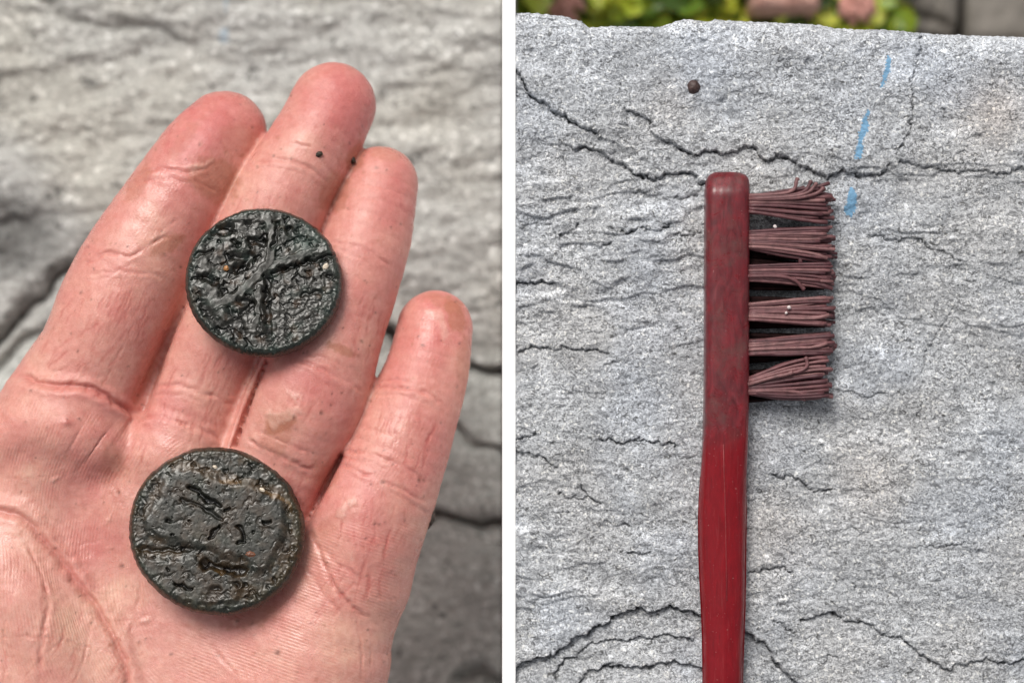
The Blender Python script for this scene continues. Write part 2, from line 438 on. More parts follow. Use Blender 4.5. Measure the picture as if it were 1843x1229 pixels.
# ------------------------------------------------------------------ the stone under the brush
CR = [  # (points, half width px, depth, step below the line, step reach)
 ([(920,115),(928,125),(941,148),(951,169),(971,183),(994,194),(1010,210),(1033,220),(1051,230),(1074,242)], 2.8, 16, 9, 50),
 ([(1120,196),(1133,200),(1151,205),(1166,218),(1174,236),(1194,256),(1220,261),(1235,274),(1256,277),(1287,268),(1299,279),(1325,276),(1343,261),(1380,288),(1403,282),(1423,288),(1448,305),(1494,319),(1517,305),(1540,316),(1562,316),(1585,316),(1599,299),(1613,290)], 2.4, 13, 8, 60),
 ([(1610,291),(1636,293),(1668,299),(1693,305),(1733,307),(1762,305),(1784,313),(1807,312),(1843,302),(1900,300)], 1.9, 6, 6, 60),
 ([(1036,264),(1071,269),(1092,281),(1119,295),(1146,314),(1173,324),(1196,312),(1226,311),(1249,316),(1265,330),(1300,338)], 2.8, 17, 9, 40),
 ([(1662,57),(1658,80),(1648,128),(1640,165),(1645,182),(1640,222),(1636,242),(1621,262),(1613,290)], 1.5, 10, 0, 10),
 ([(940,410),(965,401),(993,404)], 2.2, 9, 4, 20), ([(1001,425),(1022,418),(1043,402)], 2.4, 11, 4, 20),
 ([(1096,410),(1127,418),(1157,412),(1180,415),(1211,402)], 2.4, 12, 5, 25), ([(1215,421),(1240,424),(1265,420)], 1.8, 8, 3, 20),
 ([(1080,446),(1100,436)], 3.0, 12, 3, 10),
 ([(920,511),(945,508),(966,509),(1004,509)], 2.6, 11, 6, 30),
 ([(928,636),(951,626),(997,626),(1054,628),(1100,636)], 2.2, 11, 5, 25), ([(1085,651),(1100,653),(1119,645)], 1.8, 9, 3, 12),
 ([(920,785),(947,787),(963,777)], 2.2, 12, 4, 15),
 ([(1076,789),(1096,789),(1115,801),(1131,791),(1162,791),(1193,799),(1224,801)], 2.1, 12, 4, 20),
 ([(920,814),(950,815),(979,824),(1006,844)], 2.4, 10, 5, 20), ([(1045,871),(1057,894),(1084,908)], 2.2, 11, 4, 15),
 ([(1088,933),(1107,945),(1134,944)], 2.2, 11, 4, 15), ([(1127,997),(1150,998),(1170,992)], 2.0, 11, 3, 10),
 ([(1000,885),(1025,897),(1048,902),(1056,890)], 1.6, 8, 2, 10),
 ([(915,1212),(928,1204),(951,1190),(986,1183),(1022,1159),(1057,1140),(1092,1120),(1123,1101),(1146,1095),(1185,1101),(1220,1093),(1263,1110),(1344,1140),(1375,1159),(1395,1186),(1414,1210),(1445,1232),(1500,1290)], 3.2, 18, 14, 90),
 ([(994,1235),(1006,1202),(1061,1159),(1096,1155),(1154,1147),(1201,1144),(1263,1157)], 1.9, 10, 6, 40),
 ([(1030,1240),(1057,1210),(1100,1198),(1162,1202),(1209,1192),(1263,1204),(1340,1230)], 2.8, 16, 9, 50),
 ([(1387,849),(1405,858),(1422,857),(1445,868),(1461,882)], 2.0, 10, 4, 15), ([(1461,888),(1478,880),(1496,880)], 2.3, 12, 3, 12),
 ([(1340,1030),(1375,1027),(1402,1017),(1430,1034)], 1.9, 10, 4, 20),
 ([(1437,1130),(1442,1114),(1475,1109),(1504,1103),(1527,1118),(1558,1120),(1589,1140),(1628,1151),(1667,1186),(1710,1204),(1733,1194),(1776,1182),(1815,1194),(1843,1182),(1900,1180)], 2.3, 13, 7, 40),
 ([(1391,1116),(1414,1124),(1437,1149)], 1.8, 9, 3, 12), ([(1476,1194),(1490,1183),(1511,1180)], 1.8, 9, 3, 12),
 ([(1560,420),(1600,432),(1650,430),(1690,452),(1740,470)], 1.6, 7, 4, 25), ([(1730,482),(1738,500),(1760,505)], 1.5, 7, 2, 12),
 ([(1712,560),(1690,600),(1665,640),(1660,700),(1650,760)], 1.1, 6, 0, 10), ([(1130,340),(1200,356),(1262,352)], 1.0, 4, 3, 20),
 ([(1062,45),(1044,35),(1026,26),(1000,31),(975,33),(950,28),(928,26)], 1.4, 8, 0, 10),
 ([(1180,44),(1178,70)], 1.0, 6, 0, 10), ([(1612,600),(1606,625)], 1.3, 6, 0, 8), ([(1535,1048),(1540,1066)], 1.2, 6, 0, 8),
 ([(1640,980),(1690,985),(1740,976)], 1.1, 5, 2, 15), ([(1500,700),(1560,712),(1600,708)], 1.0, 4, 3, 20), ([(1480,960),(1530,950),(1560,955)], 1.0, 4, 2, 20),
]
EDGE = np.array([(900,18),(928,18),(965,19),(1020,24),(1048,33),(1062,45),(1100,42),(1190,43),(1215,35),(1235,29),(1262,32),(1275,35),(1290,30),(1340,33),(1400,36),(1480,40),(1510,46),(1560,48),(1600,48),(1700,57),(1780,60),(1843,62),(2000,70),(2700,95)])
xs = spaced(929, 1860, 1.9, 928.2, 2600)
vs = np.concatenate([[0, 0.8, 2, 3.6, 5.5, 7.5], np.arange(9.5, 1200, 1.9)]); s_ = 1.9; x_ = vs[-1]; ex = []
while x_ < 2100: s_ = min(s_ * 1.22, 60); x_ += s_; ex.append(x_)
vs = np.concatenate([vs, ex])
PX, VV = np.meshgrid(xs, vs); PX = PX.astype(F32); VV = VV.astype(F32)
ed = np.interp(xs, EDGE[:, 0], EDGE[:, 1])
ed = ed + 1.6 * noise(xs / 9, xs * 0, 3) + 0.9 * noise(xs / 3.4, xs * 0, 4)
PY = (ed[None, :] + VV).astype(F32)
wx = PX + 6 * noise(PX / 19, PY / 19, 11) + 3.4 * noise(PX / 7, PY / 7, 12)
wy = PY + 6 * noise(PX / 19, PY / 19, 13) + 3.4 * noise(PX / 7, PY / 7, 14)
h = 9 * fbm(PX * 0.6, PY, 240, 3, 20)
rough_zone = 0.42 + 0.58 * sstep(240, 330, PY) + 0.9 * sstep(290, 380, PY) * sstep(620, 480, PY) * sstep(1560, 1200, PX) - 0.5 * sstep(560, 660, PY) + 0.6 * sstep(760, 860, PY) * sstep(1150, 1050, PX)
h += 4.6 * rough_zone * fbm(PX * 0.55 + 0.15 * PY, PY, 42, 4, 24, 0.55)
lay = fbm(PX * 0.35, PY, 75, 3, 60) * 3.5                      # slate-like terraces
h += 4.0 * rough_zone * (np.floor(lay) + sstep(0.72, 1.0, lay - np.floor(lay)))
ws = fbm(wx, wy, 8.5, 2, 31, 0.6, ridged=True)
h += 1.7 * ws + 2.6 * fbm(wx * .75, wy, 17, 3, 33, .6) + 0.8 * noise(PX / 4.1, PY / 4.1, 35)
deep = np.zeros_like(h)
for pts, hw, dp, st, reach in CR:
    pad = max(reach * 2.5, 20); mk = near(PX, PY, pts, pad)
    if not mk.any(): continue
    d, sd_, t = poly_dist(wx[mk], wy[mk], pts)
    fade = sstep(0, 0.06, t) * sstep(1, 0.94, t) if hw < 2.7 else 1.0
    hwv = hw * (0.46 + 0.6 * noise(PX[mk] / 14, PY[mk] / 14, 51))
    groove = np.exp(-(d / np.maximum(hwv, 1.1)) ** 2) * fade * np.clip(0.68 + 1.1 * noise(PX[mk] / 26, PY[mk] / 26, 52), 0.12 if hw > 2 else 0.75, 1.2)
    stp = np.where(sd_ > 0, np.exp(-d / reach), 0) * fade
    hh = h[mk]; hh -= dp * 0.95 * groove + st * 1.25 * stp; h[mk] = hh
    dd = deep[mk]; deep[mk] = np.maximum(dd, groove)
for _ in range(70):                                             # chips and pits
    cx_, cy_, r_ = rng.uniform(930, 1843), rng.uniform(70, 1225), rng.uniform(2, 5)
    mk = near(PX, PY, [(cx_, cy_)], r_ * 3); d = np.hypot((wx[mk] - cx_) * 0.6, wy[mk] - cy_); hh = h[mk]; hh -= r_ * 1.6 * np.exp(-(d / r_) ** 2); h[mk] = hh
h += 2.2 * fbm(wx * .4, wy, 30, 3, 37, .6, ridged=True)
h -= 34 * np.exp(-VV / 7.0) + 5 * np.exp(-VV / 40)
tint = np.ones(PX.shape + (3,), F32)
warm = sstep(-0.15, 0.5, fbm(PX, PY, 230, 3, 70)); cool = sstep(-0.1, 0.5, fbm(PX, PY, 210, 3, 75)) * 0.7 + 0.5 * sstep(330, 60, PY)
tint *= 1 + warm[..., None] * np.array([0.02, 0.0, -0.02], F32)
tint *= 1 + np.clip(cool, 0, 1)[..., None] * np.array([-0.04, -0.005, 0.055], F32)
tint *= (1 + 0.30 * fbm(PX * 0.45, PY, 70, 4, 80))[..., None] * (1 + 0.12 * sstep(300, 40, PY) + 0.35 * np.exp(-VV / 16))[..., None]  # top edge tinted brighter: its lit rim is put into the colour
chalk = sstep(.18, .5, fbm(PX * .7, PY, 55, 4, 95)); tint *= (1 + .30 * chalk)[..., None]
sp = noise(PX / 14, PY / 14, 90); tint *= (1 + 0.6 * sstep(0.62, 0.85, sp))[..., None]
for (ax, ay, bx_, by, r_, am) in ((930,330,1010,322,8,.35),(930,455,1060,448,10,.3),(930,530,1010,528,9,.55),(1010,540,1130,548,8,.55),(1060,360,1260,378,12,.3),(1100,380,1190,372,8,.3),(930,945,945,950,14,.7),(928,690,1010,700,16,.25),(1150,960,1180,972,11,.4),(990,1050,1120,1065,16,.3),(1560,770,1740,840,20,.18),(1560,620,1640,645,14,.15)):
    mk = near(PX, PY, [(ax, ay), (bx_, by)], r_ * 3); d, _, _ = poly_dist(wx[mk], wy[mk], [(ax, ay), (bx_, by)])
    tint[mk] *= (1 + am * np.exp(-(d / r_) ** 2))[..., None]
for (cx_, cy_, r_, am) in ((1790,200,60,.1),(1560,880,60,.05),(1210,190,50,.04),(1400,960,70,.05)):
    d = np.hypot(wx - cx_, wy - cy_); tint *= 1 + (am * np.exp(-(d / r_) ** 2))[..., None] * np.array([1, 0.1, -0.6], F32)
tint *= (1 - 0.45 * np.clip(deep, 0, 1))[..., None]            # darker tint along the cracks
paint = np.full(PX.shape, 50, F32)
for pts in ([(1598,102),(1604,103),(1602,128),(1595,142),(1588,160),(1585,156),(1590,138),(1594,120)],
            [(1562,198),(1566,202),(1560,216),(1564,222),(1561,238),(1554,250),(1550,258),(1553,266),(1548,286),(1538,285),(1541,268),(1544,258),(1545,245),(1551,228),(1554,214)],
            [(1530,338),(1536,340),(1541,352),(1541,374),(1533,390),(1524,388),(1519,376),(1524,362),(1527,348)]):
    mk = near(PX, PY, pts, 30); paint[mk] = np.minimum(paint[mk], in_poly(PX[mk], PY[mk], pts) - 0.4)
X = (PX - CX); Y = -(PY - CY)
V = np.stack([X, Y, h.astype(F32)], -1).reshape(-1, 3)
nyy, nxx = PX.shape
me, slab = skirted('stone_slab', V, nxx, nyy, GZ, M_STONE, rings=8, label='pale grey speckled stone slab with thin cracks lying under the red brush', cat='stone')
nv = len(me.vertices) - len(V)
add_color(me, 'tint', np.concatenate([tint.reshape(-1, 3), np.ones((nv, 3), F32)]))
add_float(me, 'paint', np.concatenate([paint.ravel(), np.full(nv, 50)]))
slab_grid = (xs, vs, h, ed)
def slab_z(px, py):
    i = int(np.argmin(np.abs(xs - px))); j = int(np.argmin(np.abs(vs - (py - ed[i])))); return float(h[j, i])

# ------------------------------------------------------------------ the stone under the hand (lower and out of focus)
LZ = -800.0; K = 1 - LZ / H
xs = spaced(-20, 903, 4.5, -700, 903.5); ys = spaced(-20, 1250, 4.5, -400, 2300)
PX, PY = np.meshgrid(xs, ys); PX = PX.astype(F32); PY = PY.astype(F32)
wx = PX + 16 * noise(PX / 60, PY / 60, 111); wy = PY + 16 * noise(PX / 60, PY / 60, 113)
h = 26 * fbm(PX * 0.4, PY, 260, 3, 120)
lay = fbm(PX * 0.28, PY + 0.1 * PX, 95, 4, 130) * 4.2
top = sstep(760, 500, PY)
h += (4 * top + 2) * (np.floor(lay) + sstep(0.6, 1.0, lay - np.floor(lay)))
h += 13 * fbm(PX * 0.5, PY, 34, 3, 140) * (0.35 + 0.65 * top) + 3 * fbm(PX, PY, 10, 2, 150)
tint = np.ones(PX.shape + (3,), F32)
warm = sstep(-0.3, 0.5, fbm(PX, PY, 300, 2, 160)) * top
tint *= 1 + warm[..., None] * np.array([0.04, 0.015, -0.04], F32)
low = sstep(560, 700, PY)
tint *= 1 - low[..., None] * np.array([-0.22, -0.27, -0.26], F32) * (0.85 + 0.3 * fbm(PX, PY, 90, 2, 165))[..., None]  # greenish grey, also lightened to offset the hand's cast shadow
tint *= (1 + 0.17 * fbm(PX * 0.3, PY, 46, 4, 170))[..., None]
LC = [([(-60,640),(0,600),(50,545),(90,500),(150,452),(220,420)], 14, 36, 34, 70), ([(-40,690),(10,640),(60,600),(100,575)], 9, 30, 10, 40),
      ([(690,590),(760,640),(840,655),(880,662),(930,676)], 7, 46, 26, 60), ([(760,930),(800,925),(840,935),(880,935),(930,955)], 8, 46, 20, 60),
      ([(820,760),(850,800),(905,822)], 6, 24, 12, 50), ([(840,1215),(870,1222),(900,1240)], 16, 40, 0, 50), ([(80,0),(150,35),(230,48),(320,60)], 9, 12, 10, 40)]
for pts, hw, dp, st, reach in LC:
    d, sd_, t = poly_dist(wx, wy, pts); gr = np.exp(-(d / hw) ** 2)
    h -= dp * gr + st * np.where(sd_ > 0, np.exp(-d / reach), 0); tint *= (1 - 0.45 * np.clip(gr, 0, 1) * min(1, dp / 40))[..., None]
d = np.hypot((wx - 5) * 0.8, wy - 430); tint *= (1 - 0.62 * sstep(110, 30, d))[..., None]; h -= 30 * sstep(100, 20, d)
paint = np.minimum(in_poly(PX, PY, [(398,50),(410,50),(411,74),(397,78),(392,66)]), in_poly(PX, PY, [(403,-12),(412,-12),(410,26),(402,30)]) + 1.6)
X = (PX - CX) * K; X = np.minimum(X, (903.6 - CX)); Y = -(PY - CY) * K
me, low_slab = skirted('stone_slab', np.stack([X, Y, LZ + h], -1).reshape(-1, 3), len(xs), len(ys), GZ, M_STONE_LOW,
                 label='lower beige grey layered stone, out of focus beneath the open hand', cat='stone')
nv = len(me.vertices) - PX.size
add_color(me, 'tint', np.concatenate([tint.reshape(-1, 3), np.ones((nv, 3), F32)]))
add_float(me, 'paint', np.concatenate([paint.ravel(), np.full(nv, 50)]))

# ------------------------------------------------------------------ the hand
def chain(rows, k=4):
    """rows: (px, py, z, R, Rz) -> segments in units"""
    out = []
    for px, py, z, R, Rz in catmull(rows, k):
        if k == 4: z, Rz = z - .11 * Rz, Rz * 1.11
        x, y, _ = P(px, py, z); out.append((x, y, z, R * (1 - z / H), Rz))
    return np.array(out)
ZF = -95
FING = [
 chain([(404,240,ZF-50,76,62),(368,284,ZF-30,85,72),(320,354,ZF-18,89,78),(249,470,ZF-8,100,84),(209,548,ZF-2,103,84),(172,638,ZF-6,104,86),(130,730,ZF-15,122,92),(100,800,ZF-22,130,95)]),
 chain([(600,190,ZF-42,77,64),(570,250,ZF-28,80,70),(527,320,ZF-14,83,76),(497,380,ZF-7,87,80),(441,510,ZF-14,92,84),(374,660,ZF-34,92,84),(342,740,ZF-34,96,88),(310,830,ZF-26,105,92)]),
 chain([(686,331,ZF-52,67,58),(662,425,ZF-28,79,70),(636,505,ZF-12,83,76),(608,580,ZF-2,88,80),(579,645,ZF+8,100,86),(551,718,ZF+10,106,90),(514,803,ZF-8,108,92),(470,890,ZF-24,110,92)]),
 chain([(783,591,ZF-46,68,56),(768,668,ZF-28,76,64),(739,750,ZF-14,85,74),(707,838,ZF-2,94,82),(664,922,ZF+2,110,90),(628,1010,ZF-16,114,95)]),
]
PALM = [
 chain([(70,860,ZF-34,120,92),(30,1000,ZF-45,150,100),(-30,1250,ZF-50,160,115),(10,1560,ZF-50,165,120),(60,1800,ZF-60,150,120)], 2),
 chain([(262,930,ZF-34,118,90),(225,1040,ZF-42,150,92),(190,1250,ZF-46,160,105),(150,1560,ZF-48,160,120),(130,1800,ZF-60,150,120)], 2),
 chain([(430,1000,ZF-34,120,92),(395,1110,ZF-38,145,92),(350,1290,ZF-40,160,105),(270,1560,ZF-46,160,120),(200,1800,ZF-60,150,120)], 2),
 chain([(612,1050,ZF-22,116,98),(575,1130,ZF-22,128,108),(535,1250,ZF-24,150,120),(440,1480,ZF-30,160,125),(290,1780,ZF-60,150,120)], 2),
]
THUMB = [chain([(160,1600,ZF-50,170,140),(40,1380,ZF-12,165,140),(-70,1200,ZF-2,140,125),(-190,1050,ZF+5,110,100),(-290,900,ZF+12,100,90),(-350,780,ZF+12,98,84),(-385,690,ZF+8,88,72)], 3)]
ARM = [chain([(160,1700,ZF-60,200,140),(175,1900,ZF-60,225,170),(190,2150,ZF-70,265,205),(200,2420,ZF-80,290,230)], 2)]

MOUNDS = [
 chain([(-60,985,ZF-30,100,105),(5,1045,ZF-24,112,110),(60,1135,ZF-22,114,112),(106,1235,ZF-24,116,114),(130,1400,ZF-34,120,116)], 2),
 chain([(10,800,ZF-24,62,84),(66,772,ZF-14,70,88),(125,774,ZF-12,76,88),(182,806,ZF-26,72,86)], 2),
 chain([(655,985,ZF-8,84,92),(640,1040,ZF-10,88,92)], 2),
]
SLITS = [
 chain([(340,520,ZF+40,3,50),(303,595,ZF+40,6,66),(270,672,ZF+42,11,76),(246,742,ZF+50,9,60)], 2),
 chain([(480,650,ZF+50,3,30),(462,690,ZF+42,4,34),(438,752,ZF+38,4.5,38),(420,806,ZF+42,4,34)], 2),
 chain([(612,822,ZF+36,4,34),(596,852,ZF+34,6,40),(575,892,ZF+36,6,42),(551,938,ZF+46,4,34)], 2),
]
def smax(a, b, k):
    return -smin(-a, -b, k)
def fchain(X, Y, Z, ch):
    best = np.full(X.shape, 1e3, F32)
    pad = 90
    mk = (X > (ch[:, 0] - ch[:, 3]).min() - pad) & (X < (ch[:, 0] + ch[:, 3]).max() + pad) & (Y > (ch[:, 1] - ch[:, 3]).min() - pad) & (Y < (ch[:, 1] + ch[:, 3]).max() + pad)
    x = X[mk]; y = Y[mk]; z = Z[mk]; b = np.full(x.shape, 1e3, F32)
    for i in range(len(ch) - 1):
        A, B = ch[i].astype(F32), ch[i + 1].astype(F32)
        d = B[:2] - A[:2]; t = np.clip(((x - A[0]) * d[0] + (y - A[1]) * d[1]) / (d @ d), 0, 1)
        rho = np.hypot(x - A[0] - t * d[0], y - A[1] - t * d[1])
        R = A[3] + t * (B[3] - A[3]); Rz = A[4] + t * (B[4] - A[4]); zc = A[2] + t * (B[2] - A[2])
        q = np.sqrt((rho / R) ** 2 + ((z - zc) / Rz) ** 2)
        b = np.minimum(b, (q - 1) * np.minimum(R, Rz))
    best[mk] = b
    return best
def smin(a, b, k):
    h_ = np.clip(k - np.abs(a - b), 0, None) / k
    return np.minimum(a, b) - h_ * h_ * k * 0.25
def hand_f(X, Y, Z):
    p = fchain(X, Y, Z, PALM[0])
    for c in PALM[1:]: p = smin(p, fchain(X, Y, Z, c), 70)
    p = smin(p, fchain(X, Y, Z, ARM[0]), 90)
    p = smin(p, fchain(X, Y, Z, THUMB[0]), 34)
    for c in MOUNDS: p = smin(p, fchain(X, Y, Z, c), 15)
    f = None
    for c in FING:
        g = smin(fchain(X, Y, Z, c), p, 30)
        f = g if f is None else smin(f, g, 11)
    for c in SLITS: f = smax(f, -fchain(X, Y, Z, c), 17)
    return f
G = 6.4
ax = np.arange(P(-520, 0)[0], 20, G, dtype=F32); ay = np.arange(-(2760 - CY), -(80 - CY), G, dtype=F32); az = np.arange(-340, 60, G, dtype=F32)
GXX, GYY, GZZ = np.meshgrid(ax, ay, az, indexing='ij')
fld = hand_f(GXX.ravel(), GYY.ravel(), GZZ.ravel()).reshape(GXX.shape)
del GXX, GYY, GZZ
def surface_nets(f, ax, ay, az):
    s = f < 0
    c = s[:-1, :-1, :-1].astype(np.int8)
    corners = [(i, j, k) for i in (0, 1) for j in (0, 1) for k in (0, 1)]
    cnt = sum(s[i:s.shape[0] - 1 + i, j:s.shape[1] - 1 + j, k:s.shape[2] - 1 + k].astype(np.int8) for i, j, k in corners)
    I, J, Kk = np.nonzero((cnt > 0) & (cnt < 8))
    acc = np.zeros((len(I), 3)); n = np.zeros(len(I))
    for (a_, b_) in [(p, q) for p in corners for q in corners if sum(abs(u - v) for u, v in zip(p, q)) == 1 and p < q]:
        fa = f[I + a_[0], J + a_[1], Kk + a_[2]]; fb = f[I + b_[0], J + b_[1], Kk + b_[2]]
        m = (fa < 0) != (fb < 0); t = np.where(m, fa / np.where(m, fa - fb, 1), 0)
        p = np.array(a_)[None] + t[:, None] * (np.array(b_) - np.array(a_))[None]
        acc[m] += p[m]; n[m] += 1
    loc = acc / n[:, None] + np.stack([I, J, Kk], -1)
    Vt = np.stack([ax[0] + loc[:, 0] * G, ay[0] + loc[:, 1] * G, az[0] + loc[:, 2] * G], -1)
    idx = -np.ones(tuple(d - 1 for d in f.shape), np.int64); idx[I, J, Kk] = np.arange(len(I))
    Q = []
    sh = idx.shape
    for axis in range(3):
        s0 = s.take(range(0, s.shape[axis] - 1), axis); s1 = s.take(range(1, s.shape[axis]), axis)
        E = np.argwhere(s0 != s1); u, v = [(1, 2), (2, 0), (0, 1)][axis]
        ok = (E[:, u] > 0) & (E[:, v] > 0) & (E[:, u] < sh[u]) & (E[:, v] < sh[v]) & (E[:, axis] < sh[axis]); E = E[ok]
        def at(du, dv):
            e_ = E.copy(); e_[:, u] -= du; e_[:, v] -= dv; return idx[e_[:, 0], e_[:, 1], e_[:, 2]]
        q = np.stack([at(1, 1), at(0, 1), at(0, 0), at(1, 0)], -1)
        ins = s0[E[:, 0], E[:, 1], E[:, 2]]
        q[~ins] = q[~ins][:, ::-1]
        Q.append(q)
    Q = np.concatenate(Q); Q = Q[(Q >= 0).all(1)]
    return Vt, Q
HV, HQ = surface_nets(fld, ax, ay, az); del fld
def grad_f(V, e_=1.0):
    x, y, z = V.T.astype(F32)
    f0 = hand_f(x, y, z)
    g = np.stack([hand_f(x + e_, y, z) - f0, hand_f(x, y + e_, z) - f0, hand_f(x, y, z + e_) - f0], -1) / e_
    return f0, g
def project(V):
    f0, g = grad_f(V); st = -(f0 / np.maximum((g ** 2).sum(1), 0.2))[:, None] * g
    L = np.linalg.norm(st, axis=1, keepdims=True); st *= np.minimum(1, 4 / np.maximum(L, 1e-6))
    return V + st, g
def smooth(V, Q, it, lam=0.5):
    E = np.concatenate([Q[:, [0, 1]], Q[:, [1, 2]], Q[:, [2, 3]], Q[:, [3, 0]]]); n = len(V)
    E = np.concatenate([E, E[:, ::-1]]); deg = np.bincount(E[:, 0], minlength=n)[:, None]
    for _ in range(it):
        acc = np.stack([np.bincount(E[:, 0], V[E[:, 1], k], n) for k in range(3)], -1)
        V = V + lam * (acc / np.maximum(deg, 1) - V)
    return V
HV = smooth(HV, HQ, 2); HV, _ = project(HV)
def subdivide(V, Q):
    n = len(V); E = np.concatenate([Q[:, [0, 1]], Q[:, [1, 2]], Q[:, [2, 3]], Q[:, [3, 0]]])
    key = np.minimum(E[:, 0], E[:, 1]) * n + np.maximum(E[:, 0], E[:, 1])
    uq, inv = np.unique(key, return_inverse=True); inv = inv.ravel()
    mid = (V[uq // n] + V[uq % n]) / 2; fc = V[Q].mean(1); m = len(Q)
    e01, e12, e23, e30 = (inv[i * m:(i + 1) * m] + n for i in range(4)); c = n + len(uq) + np.arange(m)
    Q2 = np.concatenate([np.stack([Q[:, 0], e01, c, e30], -1), np.stack([e01, Q[:, 1], e12, c], -1), np.stack([c, e12, Q[:, 2], e23], -1), np.stack([e30, c, e23, Q[:, 3]], -1)])
    return np.concatenate([V, mid, fc]), Q2
HV, HQ = subdivide(HV, HQ)
HV, g = project(HV); HV = smooth(HV, HQ, 1, 0.4)
N = g / np.maximum(np.linalg.norm(g, axis=1, keepdims=True), 1e-6)
px, py = topx(HV[:, 0], HV[:, 1], HV[:, 2]); px = px.astype(F32); py = py.astype(F32)
topm = sstep(-0.1, 0.35, N[:, 2])
wx = px + 3 * noise(px / 20, py / 20, 200) + 1.5 * noise(px / 7, py / 7, 202); wy = py + 3 * noise(px / 20, py / 20, 201) + 1.5 * noise(px / 7, py / 7, 203)

disp = 1.6 * fbm(px, py, 60, 3, 210) + 0.5 * fbm(px, py, 14, 3, 215)
SKIN = np.array([0.70, 0.380, 0.310], F32)
col = np.tile(SKIN, (len(px), 1))
red = 0.45 + 0.9 * fbm(px, py, 120, 4, 220) + 0.35 * fbm(px, py, 26, 3, 225)
def blob(cx_, cy_, rx, ry, ang=0.0):
    c_, s_ = math.cos(math.radians(ang)), math.sin(math.radians(ang)); dx, dy = wx - cx_, wy - cy_
    return np.exp(-(((dx * c_ + dy * s_) / rx) ** 2 + ((-dx * s_ + dy * c_) / ry) ** 2))
red = red + 0.32 * sstep(30, -40, py - np.interp(px, [0, 245, 420, 550, 770], [700, 750, 815, 930, 930])) - .15 * blob(120, 1100, 200, 150)
for (cx_, cy_, rx, ry, an, am) in ((400,225,70,90,30,.9),(610,175,60,80,20,1.0),(700,330,50,80,10,.8),(785,590,55,80,10,.9),(330,320,50,70,30,.5),(640,260,40,70,20,.6),
    (340,260,60,60,30,.5),(200,600,110,60,-60,.3),(680,470,60,120,10,.35),(735,780,60,140,15,.3),(560,660,60,60,0,.3),(120,770,120,90,0,.5),(180,960,80,100,-30,.5),(150,1040,50,70,-30,.5),(640,1000,70,90,0,.5),(300,760,50,50,0,.5),(590,780,60,80,20,.35),(690,940,50,50,0,.3),(420,1110,130,50,-10,.7),(430,650,90,60,20,.35),(610,720,60,60,0,.3),(480,980,150,150,0,.25)):
    red += am * blob(cx_, cy_, rx, ry, an)
red = np.clip(red, 0, 1.9)[:, None]
col *= 1 - red * np.array([0.09, 0.27, 0.235], F32)
yel = (blob(520, 740, 45, 45) * .8 + blob(420, 560, 60, 120, 25) * .5 + blob(180, 560, 60, 110, 25) * .45 + blob(110, 1120, 40, 100, -20) * .8 + blob(660, 640, 30, 60) * .4 + blob(760, 640, 30, 60) * .5 + blob(210, 1080, 40, 60) * .6 + blob(620, 1150, 40, 80) * .5 + blob(380, 740, 50, 40) * .4)[:, None]
yel = yel + np.clip(fbm(px, py, 80, 3, 228), 0, 1)[:, None]
col *= 1 + yel * np.array([0.10, 0.27, 0.19], F32)
